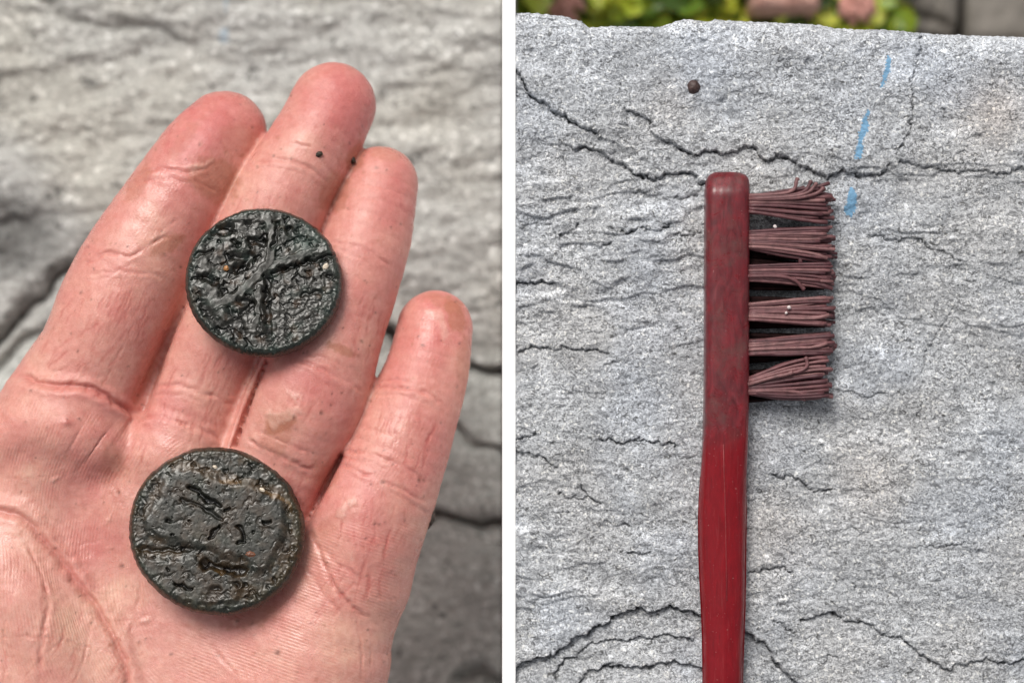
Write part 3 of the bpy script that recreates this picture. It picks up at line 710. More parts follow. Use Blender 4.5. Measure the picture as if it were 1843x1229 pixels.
# creases: points, width, depth
HC = [
 ([(243,314),(290,304),(337,310),(365,304),(388,296)], 4, 2.4), ([(250,325),(300,322),(345,330)], 3, 1.2), ([(338,312),(360,330),(392,345)], 3.5, 1.8),
 ([(142,480),(170,466),(195,456),(236,460),(262,448),(281,435),(309,423)], 4, 3.2), ([(150,492),(215,488),(260,492),(300,500)], 3.5, 1.4), ([(150,505),(190,500),(240,470)], 2.5, 1.0), ([(281,435),(296,410),(320,395)], 3, 1.2),
 ([(20,668),(81,692),(142,694),(179,706),(220,730),(246,747)], 7, 8.5), ([(60,682),(110,665),(150,640)], 3, 1.0),
 ([(454,291),(497,287),(552,299),(590,330)], 4.5, 2.4), ([(524,260),(545,262),(563,267)], 3, 2.0), ([(462,300),(510,303),(560,318)], 3, 1.2),
 ([(273,696),(313,692),(366,706),(411,724),(435,737)], 4.5, 3.2), ([(250,755),(277,745),(325,759),(378,779),(411,802)], 4.5, 3.2), ([(268,710),(330,712),(390,735)], 3, 1.2),
 ([(590,431),(630,440),(669,455),(708,482)], 4, 1.8), ([(600,445),(660,470),(700,500)], 3, 1.0),
 ([(533,646),(573,661),(610,680),(657,705)], 4.5, 2.8), ([(540,634),(590,645),(640,668)], 3, 1.4), ([(520,655),(560,674),(600,700)], 3, 1.0),
 ([(440,790),(470,806),(500,819),(537,837),(566,846)], 5, 3.2), ([(450,770),(500,790),(560,815)], 3.2, 1.2),
 ([(672,694),(720,698),(764,705),(811,738)], 4.2, 2.8), ([(680,685),(725,684),(770,694)], 3, 1.6), ([(668,708),(720,712),(780,730)], 3, 1.2),
 ([(621,811),(657,815),(698,826),(738,844),(764,866)], 4, 2.8), ([(610,833),(654,850),(690,866),(734,885),(771,907)], 4, 3.0), ([(612,822),(660,830),(700,846)], 2.5, 1.4), ([(700,880),(740,905),(772,925)], 4, 2.0),
 ([(-30,915),(0,919),(38,929),(66,954),(87,982),(112,1009),(140,1051),(168,1086),(199,1135),(223,1191),(232,1240),(235,1320)], 8, 7),
 ([(50,980),(58,996),(73,1044),(80,1097),(75,1149),(73,1235)], 5, 3.6), ([(252,1044),(246,1080),(241,1107),(227,1149)], 3.5, 2.0), ([(200,870),(209,887),(223,922)], 3, 1.5),
 ([(118,992),(145,980),(190,970)], 2.5, 1.2), ([(130,1030),(150,1040),(165,1045)], 2.5, 1.2), ([(150,1070),(215,1066)], 2.2, 1.2), ([(180,1118),(250,1116)], 2.0, 1.0),
 ([(0,1142),(70,1146),(160,1165),(240,1180)], 2.5, 1.2), ([(170,1110),(150,1180),(130,1229)], 3, 1.4), ([(120,1140),(60,1200),(40,1229)], 2.4, 1.0), ([(5,1229),(10,1150),(20,1060)], 2.5, 1.2),
 ([(552,942),(573,989),(586,1023),(610,1066),(641,1097),(684,1128)], 5, 4.0), ([(580,983),(607,1013),(635,1029),(665,1062)], 4, 2.6), ([(552,1023),(580,1066),(623,1112)], 3.5, 2.2), ([(325,1120),(365,1150),(430,1219)], 3.5, 1.6), ([(590,1040),(620,1045),(650,1055)], 3, 1.4),
 ([(640,1110),(648,1160),(650,1229)], 3, 1.4), ([(660,1120),(668,1170),(665,1229)], 2.5, 1.0), ([(650,940),(640,1000),(655,1050)], 2.2, 1.0), ([(690,890),(676,940),(672,990)], 2.2, 1.0), ([(672,1075),(712,1078)], 3, 1.4),
 ([(0,860),(60,862),(120,850)], 2.0, .8), ([(210,850),(260,840),(300,850)], 1.8, .7),
]
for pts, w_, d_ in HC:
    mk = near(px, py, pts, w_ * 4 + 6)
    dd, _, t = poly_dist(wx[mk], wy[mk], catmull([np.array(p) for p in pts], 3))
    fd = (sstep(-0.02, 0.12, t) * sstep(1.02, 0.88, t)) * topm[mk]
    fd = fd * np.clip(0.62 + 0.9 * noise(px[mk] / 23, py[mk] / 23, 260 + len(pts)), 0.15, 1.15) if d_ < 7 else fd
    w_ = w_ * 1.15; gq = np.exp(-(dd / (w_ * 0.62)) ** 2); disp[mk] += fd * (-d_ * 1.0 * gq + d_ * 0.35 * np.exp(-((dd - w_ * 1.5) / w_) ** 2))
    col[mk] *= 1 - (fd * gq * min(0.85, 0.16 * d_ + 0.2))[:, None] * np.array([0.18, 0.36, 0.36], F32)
# random fine wrinkles along each finger and over the palm
r2 = np.random.default_rng(21)
def fine(x0, y0, dx, dy, L, wdt, dep):
    pts = [(x0 + dx * L * s_ + 3 * math.sin(3 * s_ + x0), y0 + dy * L * s_) for s_ in (0, .5, 1)]
    mk = near(px, py, pts, 8); dd, _, t = poly_dist(wx[mk], wy[mk], pts); fd = sstep(0, .25, t) * sstep(1, .75, t) * topm[mk]
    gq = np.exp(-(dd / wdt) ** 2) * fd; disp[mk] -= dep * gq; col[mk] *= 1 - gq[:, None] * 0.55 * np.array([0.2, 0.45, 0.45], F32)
for (cx_, cy_, sx, sy, dx, dy, n_) in ((200,570,75,55,-.45,.89,26),(150,640,60,35,-.6,.8,10),(480,355,50,25,-.35,.93,10),(365,650,60,30,-.4,.9,16),(345,740,60,22,-.3,.95,14),(670,560,30,50,-.2,.98,10),
    (560,700,40,20,-.4,.9,8),(735,770,55,40,-.28,.96,22),(680,920,60,40,-.25,.96,16),(510,865,40,20,-.4,.9,8),(655,1000,45,50,-.1,.99,12),(610,1060,40,30,-.6,.8,8),(60,1080,50,90,-.1,1,8),(180,1150,70,60,-.4,.9,10),(260,790,30,20,-.4,.9,6),(130,640,70,30,.8,-.6,5)):
    for _ in range(n_):
        fine(cx_ + r2.uniform(-sx, sx), cy_ + r2.uniform(-sy, sy), dx + r2.uniform(-.08, .08), dy, r2.uniform(25, 70), r2.uniform(1.3, 2.2), r2.uniform(.25, .7))
# mud stained patches, raised flakes of skin, dark specks
MUD = np.array([0.40, 0.155, 0.09], F32)
ns = fbm(px, py, 16, 4, 240); 
for (cx_, cy_, rx, ry, an, am, th) in ((385,320,42,38,20,.6,.15),(300,440,34,14,-30,.55,.2),(602,345,30,35,20,.5,.2),(505,760,28,18,-10,.75,.15),(495,790,24,30,0,.35,.2),(820,570,16,34,-20,.6,.2),(800,545,36,12,20,.45,.15),(615,630,26,8,20,.6,.1),
    (250,330,14,40,30,.35,.2),(835,660,14,60,0,.35,.2),(640,285,14,22,20,.6,.1),(700,275,34,12,0,.3,.1),(260,690,10,40,25,.4,.2),(330,255,12,40,40,.25,.1),(450,1110,60,16,-15,.35,.2),(205,850,26,50,-10,.28,.2),(585,860,24,24,0,.25,.1),(600,940,14,60,60,.2,.2),(430,250,40,30,0,.22,.2)):
    bb = sstep(th, th + .35, blob(cx_, cy_, rx, ry, an) + 0.35 * ns)[:, None] * am * topm[:, None]
    col = col * (1 - bb) + MUD * bb
for pts, am in (([(478,744),(484,736),(500,744),(520,738),(536,730),(530,712),(536,722),(542,742),(525,756),(505,760),(495,776),(488,770)], 1.8), ([(330,300),(350,300),(372,292),(385,285),(370,300),(350,310)], 2.4),
                ([(608,925),(618,905),(640,895),(646,905),(628,912),(618,935)], 2.6), ([(92,866),(100,858),(106,862),(98,872)], 3), ([(188,936),(196,930),(198,936),(190,940)], 3), ([(250,1118),(262,1112),(268,1118),(258,1122)], 3.2),
                ([(415,1118),(425,1114),(432,1120),(420,1124)], 3), ([(515,705),(540,708),(545,718),(525,714)], 1.6), ([(760,560),(795,556),(805,600),(800,620),(790,580),(770,566)], .8), ([(34,958),(44,965),(50,975),(40,972)], 2)):
    mk = near(px, py, pts, 14); sdv = in_poly(wx[mk], wy[mk], pts); q = .7 * sstep(3.5, -2.5, sdv + 3 * noise(px[mk] / 6, py[mk] / 6, 262)) * topm[mk]
    disp[mk] += am * q; col[mk] = col[mk] * (1 - .55 * q[:, None]) + np.array([.72, .47, .39], F32) * .55 * q[:, None]
for _ in range(420):
    cx_, cy_ = r2.uniform(0, 850), r2.uniform(130, 1225); r_ = r2.uniform(1.0, 2.4)
    mk = near(px, py, [(cx_, cy_)], 9)
    if mk.any(): q = np.exp(-(np.hypot(wx[mk] - cx_, wy[mk] - cy_) / r_) ** 2)[:, None] * r2.uniform(.3, .8); col[mk] = col[mk] * (1 - q) + np.array([.10, .035, .02], F32) * q
for cx_, cy_, r_ in ((216,1020,4),(499,1174,4),(755,862,4),(762,622,3.5),(690,866,4),(675,942,3),(210,884,3),(578,742,3),(530,752,3)):
    mk = near(px, py, [(cx_, cy_)], 16); q = np.exp(-(np.hypot(wx[mk] - cx_, wy[mk] - cy_) / r_) ** 2)[:, None] * .8; col[mk] = col[mk] * (1 - q) + np.array([.09, .03, .015], F32) * q
mk = near(px, py, [(120, 761)], 20); q = np.exp(-(np.hypot((px[mk] - 121) * .7, py[mk] - 761) / 6) ** 2); disp[mk] += 4 * q; col[mk] *= 1 - q[:, None] * np.array([.15, .25, .25], F32)
# mounds and hollows of the palm
disp += (blob(120, 775, 110, 55, 15) * 15 + blob(330, 830, 80, 35, 20) * 7 + blob(640, 960, 60, 70) * 9 - blob(330, 1010, 160, 150) * 14 - blob(160, 965, 60, 90, -35) * 6 + blob(50, 1090, 75, 130, -20) * 20 + blob(550, 1170, 110, 90) * 6) * topm
for pts, am, core, reach in (([(-200,860),(-60,905),(0,919),(38,929),(66,954),(112,1009),(168,1086),(223,1191),(240,1400)], 13, 26, 120), ([(0,672),(81,692),(142,694),(179,706),(220,730),(246,747)], 10, 12, 45),
                             ([(250,755),(277,745),(325,759),(378,779),(411,802)], 4, 8, 26), ([(440,790),(470,806),(500,819),(537,837),(566,846)], -3.5, 8, 26), ([(533,646),(573,661),(610,680),(657,705)], 3, 8, 24)):
    mk = near(px, py, pts, reach * 3); dd, sd_, t = poly_dist(wx[mk], wy[mk], catmull([np.array(p) for p in pts], 3))
    disp[mk] += am * sd_ * (1 - np.exp(-(dd / core) ** 2)) * np.exp(-dd / reach) * topm[mk] * sstep(0, .12, t) * sstep(1, .88, t)
# swelling between the finger creases
disp += (blob(380, 240, 40, 50, 30) * 5 + blob(585, 215, 45, 55, 25) * 6 + blob(690, 350, 40, 55, 12) * 4 + blob(780, 610, 38, 50, 12) * 4 + blob(190, 580, 55, 70, 28) * 5 + blob(600, 770, 50, 60, 25) * 5 + blob(735, 760, 45, 50, 15) * 3 + blob(520, 740, 50, 50, 25) * 4) * topm
Ns = smooth(N, HQ, 3); Ns /= np.maximum(np.linalg.norm(Ns, axis=1, keepdims=True), 1e-6)
val = sstep(.05, .22, np.linalg.norm(Ns - N, axis=1)); val = np.clip(val[:, None], 0, 1)
HV = HV + Ns * (disp[:, None] * (1 - val)); HS = smooth(HV, HQ, 8); HV = HV * (1 - val) + HS * val
# skin ridges: a smooth phase carried by the vertices, turned into ridges by the material
lat = np.zeros_like(px); msk = np.zeros_like(px)
for c, amp in zip(FING, (.15, .15, .15, .2)):
    pts = [tuple(topx(*r_[:3])) for r_ in c]
    mk = near(px, py, pts, 60); dd, sd_, t = poly_dist(px[mk], py[mk], pts)
    inside = sstep(85, 55, dd) * sstep(0.98, 0.85, t); lat[mk] = np.where(inside > 0.02, dd * sd_, lat[mk]); msk[mk] = np.maximum(msk[mk], inside * amp)
ph_f = lat * 2 * np.pi / 6.5 + 6 * noise(px / 60, py / 60, 250)
ph_p = np.hypot(px - 420, (py - 1010) * 0.8) * 2 * np.pi / 5.6 + 5 * noise(px / 110, py / 110, 251)
ph_h = (py - 0.35 * px) * 2 * np.pi / 6.2 + 4 * noise(px / 110, py / 110, 252)
palm_y = np.interp(px, [0, 245, 420, 550, 770], [700, 750, 815, 930, 930])
wp = sstep(-15, 20, py - palm_y)
usel = sstep(-40, 40, px - (300 + 0 * py) + 0.0 * py) * sstep(1000, 1080, py + .3 * px - 80)
phase = np.where(wp > .5, np.where(usel > .5, ph_h, ph_p), ph_f)
edge_soft = np.abs(wp - .5) * 2 * np.abs(usel - .5) * 2
ridge = np.where(wp > .5, (np.clip(0.32 + .6 * noise(px / 55, py / 55, 253), 0.0, .8)), msk) * topm * sstep(0, 1, edge_soft) 
me = raw_mesh('hand', HV, HQ)
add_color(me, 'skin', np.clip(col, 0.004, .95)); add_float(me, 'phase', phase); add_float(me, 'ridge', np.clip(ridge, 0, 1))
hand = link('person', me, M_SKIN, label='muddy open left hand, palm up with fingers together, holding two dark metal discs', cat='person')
from mathutils.bvhtree import BVHTree
sel = (N[:, 2] > 0)
fsel = sel[HQ].all(1) & (px[HQ[:, 0]] > -5) & (py[HQ[:, 0]] < 1240)
hand_bvh = BVHTree.FromPolygons([Vector(v) for v in HV.tolist()], HQ[fsel].tolist())
def hand_z(px_, py_):
    z = -20.0
    for _ in range(4):
        x, y, _z = P(px_, py_, z); hit = hand_bvh.ray_cast(Vector((x, y, 500)), Vector((0, 0, -1)))
        if hit[0] is None: return z
        z = hit[0].z
    return z

# ------------------------------------------------------------------ the two corroded discs
def coin(cpx, cpy, R, sq, sq_ang, tilt, fn, name, label):
    """fn(px,py,r) -> height (units), colour; px,py are photo pixels of the point; tilt = (ax, ay) radians"""
    nr, nt_ = 150, 760
    rr = np.concatenate([np.linspace(0.004, 0.93, nr), 0.93 + 0.07 * np.sin(np.linspace(0.1, 1, 9) * np.pi / 2)]); th = np.linspace(0, 2 * np.pi, nt_, endpoint=False)
    RR, TH = np.meshgrid(rr, th, indexing='ij')
    wob = 1 + 0.011 * noise(np.cos(TH) * 3 + 9, np.sin(TH) * 3, 300) + 0.007 * noise(np.cos(TH) * 14 + 9, np.sin(TH) * 14, 301)
    lx = RR * wob * np.cos(TH) * R; ly = RR * wob * np.sin(TH) * R
    c_, s_ = math.cos(sq_ang), math.sin(sq_ang)
    a_ = (lx * c_ + ly * s_) * sq[0]; b_ = (-lx * s_ + ly * c_) * sq[1]; lx, ly = a_ * c_ - b_ * s_, a_ * s_ + b_ * c_
    fx, fy = math.cos(tilt[1]), math.cos(tilt[0])
    qx = (cpx + lx * fx).astype(F32); qy = (cpy - ly * fy).astype(F32)
    hgt, colr = fn(qx, qy, RR.astype(F32))
    bev = -11 * (np.clip((RR - 0.93) / 0.07, 0, 1)) ** 2.2
    lz = hgt * .8 + bev + 1.1 * noise(qx / 5.5, qy / 5.5, 311) * sstep(.88, .97, RR)
    n_r = len(rr); V = np.stack([lx, ly, lz], -1).reshape(-1, 3)
    ring = np.arange(n_r * nt_).reshape(n_r, nt_); nxt = np.roll(ring, -1, 1)
    Q = np.stack([ring[:-1], ring[1:], nxt[1:], nxt[:-1]], -1).reshape(-1, 4)
    Vs = [V]; Cs = [colr.reshape(-1, 3)]; prev = ring[-1]; base = len(V); Qs = [Q]
    rimx, rimy = lx[-1], ly[-1]; tz = lz[-1]
    for f_, dz in ((1.012, -9), (1.012, -17), (0.985, -22), (0.8, -23), (0.02, -23)):
        g_ = f_ + 0.006 * noise(th * 9, th * 0 + f_ * 7, 305); Vs.append(np.stack([rimx * g_, rimy * g_, np.where(f_ > .9, tz * .5, -6) + dz], -1))
        Cs.append(np.tile(np.array([[0.015, 0.0155, 0.011]]), (nt_, 1)) * (1 + .5 * noise(th * 20, th * 0, 306))[:, None])
        cur = np.arange(base, base + nt_); base += nt_; Qs.append(np.stack([prev, cur, np.roll(cur, -1), np.roll(prev, -1)], -1)); prev = cur
    me_ = raw_mesh(name, np.concatenate(Vs), np.concatenate(Qs)); add_color(me_, 'patina', np.clip(np.concatenate(Cs), 0.003, 1))
    zc = max(hand_z(cpx + dx, cpy + dy) - (dy * math.tan(tilt[0]) * -1) * 1.0 for dx, dy in ((0, 0), (R*.9, 0), (-R*.9, 0), (0, -R*.85), (0, R*.85), (R * .65, -R * .6), (R * .65, R * .6), (-R * .65, R * .6), (-R * .65, -R * .6), (R * .35, -R * .8), (R * .6, 0), (-R * .6, 0), (0, R * .6), (0, -R * .6), (R * .45, R * .45), (-R * .45, -R * .45), (R * .45, -R * .45), (-R * .45, R * .45)))
    o = link(name, me_, M_COIN, label=label, cat='metal disc'); z = zc + 20
    o.location = [c * U for c in P(cpx, cpy, z)]; o.rotation_euler = (tilt[0], tilt[1], 0)
    return o, z

def strokes(x, y, items, soft=False):
    out = np.zeros_like(x)
    for pts, w_, a_ in items:
        d, _, _ = poly_dist(x, y, pts); out = np.maximum(out, a_ * (sstep(w_ * 1.5, w_ * .1, d) if soft else sstep(w_ * 1.35, w_ * .65, d)))
    return out
def corrosion(x, y, seed, fine_=1.0):
    wx_ = x + 5 * noise(x / 11, y / 11, seed); wy_ = y + 5 * noise(x / 11, y / 11, seed + 1)
    p = fbm(wx_, wy_ * 1.35, 22, 3, seed + 2, .5); q = fbm(wx_, wy_, 11, 2, seed + 6, .45)
    return p, q
def face_a(x, y, r):
    p, q = corrosion(x, y, 320); wx_ = x + 4 * noise(x / 13, y / 13, 330); wy_ = y + 4 * noise(x / 13, y / 13, 331)
    plate = strokes(wx_, wy_, [([(478,392),(489,415),(486,470)], 8, 1), ([(484,470),(455,505),(425,535),(385,548)], 9, 1), ([(478,482),(540,460),(592,442)], 7, .9),
                               ([(400,380),(440,386),(480,384)], 14, .8), ([(352,450),(365,480)], 14, .7), ([(375,520),(395,560)], 16, .8), ([(466,520),(462,585)], 6, .8), ([(450,590),(478,590)], 9, .7), ([(380,395),(360,430)], 12, .7),
                               ([(420,470),(440,450),(432,430)], 9, .8), ([(420,425),(450,430)], 8, .6), ([(560,415),(590,440),(604,490)], 10, .55), ([(540,395),(575,420)], 12, .5)])
    gran = sstep(480, 540, x + .3 * (y - 500)) * sstep(480, 540, y)            # lower right: finely granular
    edge_ = sstep(1.0, .93, r)
    pit = sstep(-0.08, -0.30, p) * (1 - plate) * (1 - .6 * gran) * edge_
    hh = 2.6 * plate - 5.5 * pit * (1 - .25 * gran) + 1.1 * q * (1 - .8 * plate) * edge_ + 0.9 * gran * fbm(x * .8, y * 1.3, 8, 2, 340, .4)
    holes = strokes(wx_, wy_, [([(382,412),(402,414),(410,408)], 9, 1), ([(452,432),(470,436)], 7, 1), ([(420,462),(450,462),(440,478),(425,486)], 8, 1), ([(420,434),(432,442)], 4, .7),
                               ([(497,398),(496,420),(490,446)], 3.5, .9), ([(488,495),(520,480),(560,470),(600,458)], 4.5, 1), ([(482,500),(480,540),(484,600)], 6, .8), ([(430,540),(455,545),(440,560)], 6, .7),  # second stroke: shadow under the right ridge, put in as a dark groove
                               ([(372,552),(400,590),(430,580),(440,600)], 9, .45), ([(360,500),(390,508)], 5, .7), ([(350,460),(385,450)], 3.5, .7), ([(520,415),(530,425),(515,412)], 6, .7), ([(545,530),(575,525)], 4, .6)], True)
    hh -= 9 * holes
    base = np.array([0.019, 0.018, 0.0145]) + 0 * x[..., None]
    base = base * (1 + .25 * plate[..., None]) * (1 - .62 * np.clip(pit + holes, 0, 1))[..., None]
    brown = sstep(.1, .5, fbm(x, y, 26, 3, 350)) * (1 - plate); base = base * (1 - brown[..., None] * .7) + np.array([.045, .026, .014]) * brown[..., None] * .7
    green = (sstep(.0, .5, fbm(x, y, 30, 3, 355)) * .35 + .8 * np.exp(-((x - 545) / 26) ** 2 - ((y - 435) / 24) ** 2) + .35 * sstep(.85, .97, r)); green = np.clip(green, 0, 1)[..., None]
    base = base * (1 - green * .6) + np.array([.045, .075, .062]) * green * .6
    hh += .8 * fbm(x, y, 18, 2, 345)
    return hh, base
def face_b(x, y, r):
    p, q = corrosion(x, y, 420); edge_ = sstep(1.0, .93, r); wx_ = x + 3.5 * noise(x / 13, y / 13, 430); wy_ = y + 3.5 * noise(x / 13, y / 13, 431)
    wx_ = wx_ + 4 * noise(x / 26, y / 26, 433); wy_ = wy_ + 4 * noise(x / 26, y / 26, 434)
    d1 = in_poly(wx_, wy_, [(300,850),(340,842),(392,862),(440,872),(498,892),(514,925),(505,975),(480,1030),(452,1022),(438,1000),(400,1002),(380,985),(330,978),(268,962),(260,938),(282,900)])
    d2 = in_poly(wx_, wy_, [(236,975),(262,998),(300,1006),(352,998),(372,1022),(420,1030),(440,1050),(425,1078),(380,1086),(320,1074),(268,1040),(245,1010)])
    plate = np.maximum(sstep(8, -10, d1), .85 * sstep(4, -5, d2))
    rim = sstep(.86, .93, r)
    pit = sstep(-.12, -.42, p) * (.3 + .7 * (1 - plate)) * edge_; small = sstep(.46, .72, fbm(wx_, wy_, 7, 2, 440, .5))
    hh = 4.8 * plate - 4.5 * pit + 1.1 * edge_ * q * (1 - .62 * plate) - 3.4 * small * (.4 + .6 * plate) + .3 * rim
    holes = strokes(wx_, wy_, [([(340,876),(352,882),(362,892)], 4.2, 1), ([(360,892),(378,902),(394,908)], 4.8, 1), ([(325,902),(355,910),(385,926),(398,936)], 3.6, .6), ([(383,958),(395,950),(380,966)], 3.2, .9),
                               ([(404,918),(412,916)], 3, .8), ([(428,975),(442,978),(436,960),(426,948)], 3.4, .9), ([(366,1012),(400,1022),(440,1024)], 7, .9), ([(256,986),(300,990),(345,986)], 5.0, .55), ([(322,1050),(346,1056)], 3.2, .9), ([(473,938),(486,937)], 2.6, .9), ([(388,1056),(396,1058)], 5, .6), ([(425,1045),(430,1050)], 4, .7), ([(303,940),(306,940)], 3, .8), ([(310,960),(312,962)], 2.6, .6), ([(341,937),(342,939)], 2.4, .6), ([(456,961),(458,962)], 2.4, .5), ([(304,1022),(307,1024)], 2.6, .6)], True)
    hh -= 10 * holes
    tone = sstep(-.3, .4, fbm(x, y, 36, 3, 470))[..., None]
    base = np.array([0.021, 0.021, 0.0165]) * (1 - tone) + np.array([.034, .024, .0155]) * tone
    rustm = np.clip(sstep(.0, .45, fbm(x, y, 30, 3, 450)) * (1 - plate) + strokes(wx_, wy_, [([(310,832),(360,848),(410,866),(470,880),(515,896),(535,930),(530,990),(505,1040)], 10, 1), ([(262,930),(270,900),(290,870)], 8, .5), ([(366,1015),(440,1026)], 9, .9), ([(430,1060),(470,1065)], 14, .7), ([(252,990),(320,994)], 8, .8)]), 0, 1)[..., None]
    base = base * (1 - rustm * .8) + np.array([.042, .024, .009]) * rustm * .8
    gold = strokes(wx_, wy_, [([(395,866),(430,868)], 3, 1), ([(480,885),(515,902),(527,920)], 3.4, 1), ([(390,1025),(404,1028)], 4, 1), ([(540,900),(546,960)], 1.5, .6)])[..., None]
    base = base * (1 - gold * .5) + np.array([.12, .062, .015]) * gold * .5
    green = np.clip(.3 * sstep(.0, .5, fbm(x, y, 34, 3, 460)) + .25 * rim * (1 + noise(x / 15, y / 15, 461)), 0, 1)[..., None]
    base = base * (1 - green * .5) + np.array([.055, .07, .052]) * green * .5
    base = base * (1 - .85 * np.clip(pit * .5 + holes, 0, 1))[..., None]
    return hh, base
R_ = math.radians
c1, z1 = coin(474, 504, 139, (1.0, .965), R_(-20), (R_(-12), R_(3)), face_a, 'metal_disc', 'smaller dark corroded disc with crossing ridges, lying across the middle and ring fingers')
c2, z2 = coin(389, 953, 157.5, (1.0, .935), R_(-25), (R_(-11), R_(2)), face_b, 'metal_disc', 'larger dark corroded disc with a raised squarish patch, lying on the palm')

# ------------------------------------------------------------------ crumbs and grit
def lump(name, px_, py_, z, r, mat, sq=(1, 1, .8), rot=0.0, seed=0, amp=.32, **kw):
    nu, nvv = 18, 12; V = []; 
    for j in range(1, nvv):
        for i in range(nu):
            a_, b_ = 2 * math.pi * i / nu, math.pi * j / nvv; d = np.array([math.sin(b_) * math.cos(a_), math.sin(b_) * math.sin(a_), math.cos(b_)])
            n_ = 1 + amp * float(noise(d[0] * 2 + seed, d[1] * 2 + d[2] * 1.7, 500)); V.append(d * np.array(sq) * r * n_)
    V.append(np.array([0, 0, r * sq[2]])); V.append(np.array([0, 0, -r * sq[2]])); m_ = (nvv - 1) * nu
    Q = [[j * nu + i, (j + 1) * nu + i, (j + 1) * nu + (i + 1) % nu, j * nu + (i + 1) % nu] for j in range(nvv - 2) for i in range(nu)]
    T = [[m_, i, (i + 1) % nu] for i in range(nu)] + [[m_ + 1, (nvv - 2) * nu + (i + 1) % nu, (nvv - 2) * nu + i] for i in range(nu)]
    o = link(name, raw_mesh(name, np.array(V), [np.array(Q), np.array(T)]), mat, **kw)
    o.location = [c * U for c in P(px_, py_, z)]; o.rotation_euler = (0, 0, rot); return o
lump('seed', 1248, 157, slab_z(1248, 157) + 7, 13.2, M_SEED, (1, 1, .9), amp=.10, label='small round brown seed on the pale stone above the brush', cat='seed')
lump('mud_crumb', 574, 278, hand_z(574, 278) + 0.5, 5.8, M_MUD, (1.2, .85, .5), 0.3, 2, label='black mud crumb on the middle fingertip joint', cat='crumb')
lump('mud_crumb', 635, 288, hand_z(635, 288) + 1, 6, M_MUD, (.75, 1.3, .6), 0.3, 3, label='dark mud crumb in the gap between middle and ring fingertips', cat='crumb')
x_, y_ = 773, 934
lump('mud_crumb', x_, y_, ZF - 10, 15, M_MUD, (.62, 1.25, .9), -.25, 4, label='dark brown mud lump on the outer edge of the little finger base', cat='crumb')
lump('grit_grain', 586, 480, z1 + 5, 6.0, M_PALE, (.75, 1.05, .6), -.6, 5, label='pale grain of grit near the right rim of the smaller disc', cat='grit')
lump('grit_grain', 407, 483, z1 + 3, 4.8, M_AMBER, (1, 1, .6), 0, 6, label='amber grain of grit left of centre on the smaller disc', cat='grit')
lump('grit_grain', 451, 997, z2 + 8, 9.0, M_RUST, (1.15, .65, .5), -.1, 7, label='rusty brown grain at lower right of the larger disc', cat='grit')
lump('grit_grain', 472, 881, z2 + 5, 4.2, M_PALE, (1.2, .8, .5), -.4, 8, label='pale grain of grit at upper right of the larger disc', cat='grit')
lump('grit_grain', 387, 840, z2 + 3, 3.6, M_PALE, (1.2, .8, .5), -.4, 9, label='pale grain of grit at the top of the larger disc', cat='grit')

# ------------------------------------------------------------------ the brush
brush = link('brush', None, label='old red plastic brush with splayed maroon bristles lying on its side on the pale stone', cat='brush')
ZB, ZT = 3.0, 66.0
rows = [(311,1284,1334),(313,1279,1341),(317,1275,1346),(324,1272.5,1349.5),(340,1271,1350.5),(420,1270.5,1350),(520,1270,1349.5),(640,1270,1349.5),(740,1269,1349),(790,1267,1348.5),(840,1263.5,1347.5),(890,1259.5,1346.5),(930,1258,1346),(990,1258,1345),(1040,1260,1344.5),(1100,1263,1343.5),(1150,1265,1341.5),(1229,1266,1339),(1400,1266,1338),(1700,1266,1338),(1950,1262,1342),(2010,1270,1334),(2025,1285,1319)]
ra = np.array(rows, float); yy = np.concatenate([np.array([310.5, 311, 312, 313.5, 315.5, 318, 321, 325, 330]), np.arange(336, 1260, 6), np.arange(1290, 2000, 30), [2005, 2015, 2025]])
L_ = np.interp(yy, ra[:, 0], ra[:, 1]); R__ = np.interp(yy, ra[:, 0], ra[:, 2]); kk = np.array([.25, .5, .25])
prof = []
nb = 6
def rrect(hw, zb, zt, rb):
    pts = []
    for (cx_, cz_, a0) in ((hw - rb, zt - rb, 0), (-hw + rb, zt - rb, 90), (-hw + rb, zb + rb, 180), (hw - rb, zb + rb, 270)):
        for k_ in range(nb + 1):
            a_ = math.radians(a0 + 90 * k_ / nb); pts.append((cx_ + rb * math.cos(a_), cz_ + rb * math.sin(a_)))
        if a0 == 0:
            for f_ in np.linspace(.1, .9, 9): pts.append(((hw - rb) * (1 - 2 * f_), zt - 1.3 * math.sin(math.pi * f_) * 0 + 1.2 * math.sin(math.pi * f_)))
        if a0 == 90 or a0 == 270:
            pass
    return pts
V = []; worn = []
for y_, l_, r_ in zip(yy, L_, R__):
    end = 1 - max(0, (330 - y_) / 20) ** 2 * .16
    zt = ZT * (.90 + .10 * end) - 9 * max(0, (322 - y_) / 12) ** 2 - 14 * (1 - sstep(312, 350, y_)) - 8 * sstep(760, 1000, y_); rb = 17 + 15 * float(sstep(720, 900, y_))
    hw = (r_ - l_) / 2; rb = min(rb, hw * .85)
    for (dx, z) in rrect(hw, ZB, zt, rb):
        k_ = 1 - zt * .85 / H; V.append((((l_ + r_) / 2 - CX) * k_ + dx * k_, -(y_ - CY) * k_, z + .5 * float(noise(dx / 9, y_ / 30, 600))))
        worn.append(1 - .95 * float(sstep(738, 822, y_ + .35 * dx + 18 * float(noise(dx / 10, 0.3, 601)))))
npf = len(rrect(30, 0, 50, 10)); V = np.array(V); nrow = len(yy)
idx = np.arange(nrow * npf).reshape(nrow, npf); nx_ = np.roll(idx, -1, 1)
Q = np.stack([idx[:-1], idx[1:], nx_[1:], nx_[:-1]], -1).reshape(-1, 4)
c0, c1_ = V[:npf].mean(0), V[-npf:].mean(0); V = np.concatenate([V, [c0, c1_]]); worn += [1, 0]
